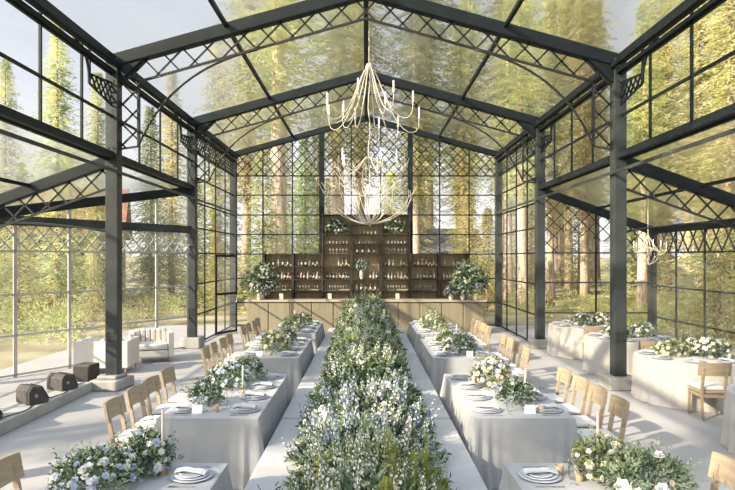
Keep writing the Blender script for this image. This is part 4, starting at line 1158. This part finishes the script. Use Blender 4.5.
# shade-giving firs out to the left of the hall, on the sun's side
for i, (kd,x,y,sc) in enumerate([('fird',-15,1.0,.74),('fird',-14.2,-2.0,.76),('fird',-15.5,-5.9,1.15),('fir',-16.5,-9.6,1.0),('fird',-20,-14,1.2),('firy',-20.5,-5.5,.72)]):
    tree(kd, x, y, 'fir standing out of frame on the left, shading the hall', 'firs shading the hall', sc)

# shrubs
def shrub(mat, seed, r, h, n, L):
    def f():
        e = empty('shrub'); rnd = random.Random(seed)
        mb = MB()
        for _ in range(n):
            p, nn = dome(rnd, r, r, h, .35); leaf(mb, p, nn+rv(rnd)*.7, rv(rnd)+nn, L*rnd.uniform(.6,1.3), L*.4)
        mb.build('foliage', M[mat], e)
        mb = MB()
        for k in range(1):
            a = k*.9; mb.tube([(0,0,-.1),(.4*r*math.cos(a),.4*r*math.sin(a),h*.4),(.75*r*math.cos(a),.75*r*math.sin(a),h*.65)], [.02,.014,.006], 5)
        mb.build('stem', M['bark_grey'], e); return e
    return f
SH = [('g','needle',1,1.0,1.1,900,.11),('y','needle_y',2,1.1,.9,900,.11),('o','shrub_o',3,.9,1.0,800,.10)]
def shr(k, x, y, lb, grp, sc): 
    q = SH[k]; place('shrub'+q[0], shrub(*q[1:]), (x,y,ground_z(x,y)+.03), R.uniform(0,6), lb, 'shrub', grp, sc)
c = 0
for _ in range(600):
    if c >= 34: break
    x, y = rf.uniform(9.5,20), rf.uniform(12,30)
    if any(math.hypot(x-a,y-b) < 1.3 for a,b in taken): continue
    taken.append((x,y)); c += 1; shr(rf.choice([0,1,1]), x, y, 'leafy sunlit shrub outside the right annex glass', 'shrubs outside the right annex', rf.uniform(.7,1.3))
c = 0
for _ in range(600):
    if c >= 34: break
    x, y = rf.uniform(-24,-8.5), rf.uniform(17.5,31)
    if any(math.hypot(x-a,y-b) < 1.4 for a,b in taken): continue
    taken.append((x,y)); c += 1; shr(rf.choice([0,2,1,2]), x, y, 'golden brown shrub outside the lounge glass wall', 'shrubs outside the lounge', rf.uniform(.7,1.25))
c = 0
for _ in range(400):
    if c >= 22: break
    x, y = rf.uniform(-9,13), rf.uniform(26,36)
    if any(math.hypot(x-a,y-b) < 1.3 for a,b in taken): continue
    taken.append((x,y)); c += 1; shr(rf.choice([0,1]), x, y, 'low green shrub on the forest floor behind the bar', 'shrubs behind the back wall', rf.uniform(.6,1.2))

# ------------------------------------------------------------------ houses among the trees
def house(loc, rz, w, d, h, rh, roofm, label):
    e = empty('house', loc, rz, label, 'house')
    mb = MB(); mb.prism([(-d/2,0),(d/2,0),(d/2,h),(0,h+rh),(-d/2,h)], 'x', -w/2, w/2); mb.build('wall', M['housewall'], e)
    for s in (-1,1):
        mb = MB(); L = math.hypot(d/2+.5, rh*(d/2+.5)/(d/2))
        mb.bar((0,0,h+rh+.1),(0,s*(d/2+.5),h+rh+.1-rh*(d/2+.5)/(d/2)), w+.8, .12, (0,0,1))
        for k in range(int(w/.45)):
            x = -w/2-.2+.45*k; mb.bar((x,0,h+rh+.19),(x,s*(d/2+.5),h+rh+.19-rh*(d/2+.5)/(d/2)), .05, .06)
        mb.build('roof', M[roofm], e)
    for k in range(3):
        x = -w/2+w*(k+.5)/3
        mb = MB(); mb.box(x-.5,x+.5,-d/2-.05,-d/2,h*.35,h*.8); f = mb.build('window_frame', M['shelf'], e)
        mb = MB(); mb.box(x-.42,x+.42,-d/2-.06,-d/2-.05,h*.39,h*.76); mb.build('pane', M['housewin'], f)
    return e
house((4.6,41,ground_z(4.6,41)), 0, 5.2,5,2.9,1.3,'roof_blue','timber house with blue-grey ribbed roof among the trees behind the right shelves')
house((-17.6,34,ground_z(-17.6,34)), math.radians(18), 7,6,3.9,2.4,'roof_red','house with rust-red roof beyond the left annex, half hidden by firs')

# ------------------------------------------------------------------ light, sky, camera
sun = bpy.data.lights.new('sun', 'SUN'); sun.energy = 8.3; sun.angle = math.radians(.8); sun.color = (1,.86,.66)
so = bpy.data.objects.new('sun', sun); COL.objects.link(so)
sd_ = V((-.80,-.54,.50)).normalized()
so.rotation_euler = sd_.to_track_quat('Z','Y').to_euler()
w = bpy.data.worlds.new('world'); scene.world = w; w.use_nodes = True
t = w.node_tree; bg = t.nodes['Background']
co = t.nodes.new('ShaderNodeTexCoord'); sx = t.nodes.new('ShaderNodeSeparateXYZ'); t.links.new(co.outputs['Generated'], sx.inputs[0])
r = t.nodes.new('ShaderNodeValToRGB'); t.links.new(sx.outputs[2], r.inputs[0])
r.color_ramp.elements[0].position = 0; r.color_ramp.elements[0].color = (.42,.42,.42,1)
r.color_ramp.elements[1].position = .9; r.color_ramp.elements[1].color = (.33,.42,.58,1)
el = r.color_ramp.elements.new(.38); el.color = (.25,.27,.315,1)
gd = t.nodes.new('ShaderNodeVectorMath'); gd.operation = 'DOT_PRODUCT'; gd.inputs[1].default_value = sd_; t.links.new(co.outputs['Generated'], gd.inputs[0])
gp = t.nodes.new('ShaderNodeMath'); gp.operation = 'MAXIMUM'; gp.inputs[1].default_value = 0; t.links.new(gd.outputs['Value'], gp.inputs[0])
g2 = t.nodes.new('ShaderNodeMath'); g2.operation = 'POWER'; g2.inputs[1].default_value = 2.5; t.links.new(gp.outputs[0], g2.inputs[0])
ga = t.nodes.new('ShaderNodeMix'); ga.data_type = 'RGBA'; ga.blend_type = 'ADD'; ga.clamp_factor = False; t.links.new(g2.outputs[0], ga.inputs[0]); t.links.new(r.outputs[0], ga.inputs[6]); ga.inputs[7].default_value = (.70,.64,.54,1)
t.links.new(ga.outputs[2], bg.inputs[0]); bg.inputs[1].default_value = 2.0
cam = bpy.data.cameras.new('camera'); cam.sensor_width = 36; cam.lens = 600/735*36
cam.shift_x = 1.5/735; cam.shift_y = 13/735; cam.clip_end = 500
cob = bpy.data.objects.new('camera', cam); COL.objects.link(cob)
cob.location = (0,0,2.45); cob.rotation_euler = (PI/2,0,0); scene.camera = cob
scene.view_settings.view_transform = 'Standard'; scene.view_settings.look = 'None'
scene.view_settings.exposure = .5; scene.view_settings.gamma = 1
scene.cycles.use_denoising = True; scene.cycles.transparent_max_bounces = 24; scene.cycles.max_bounces = 8
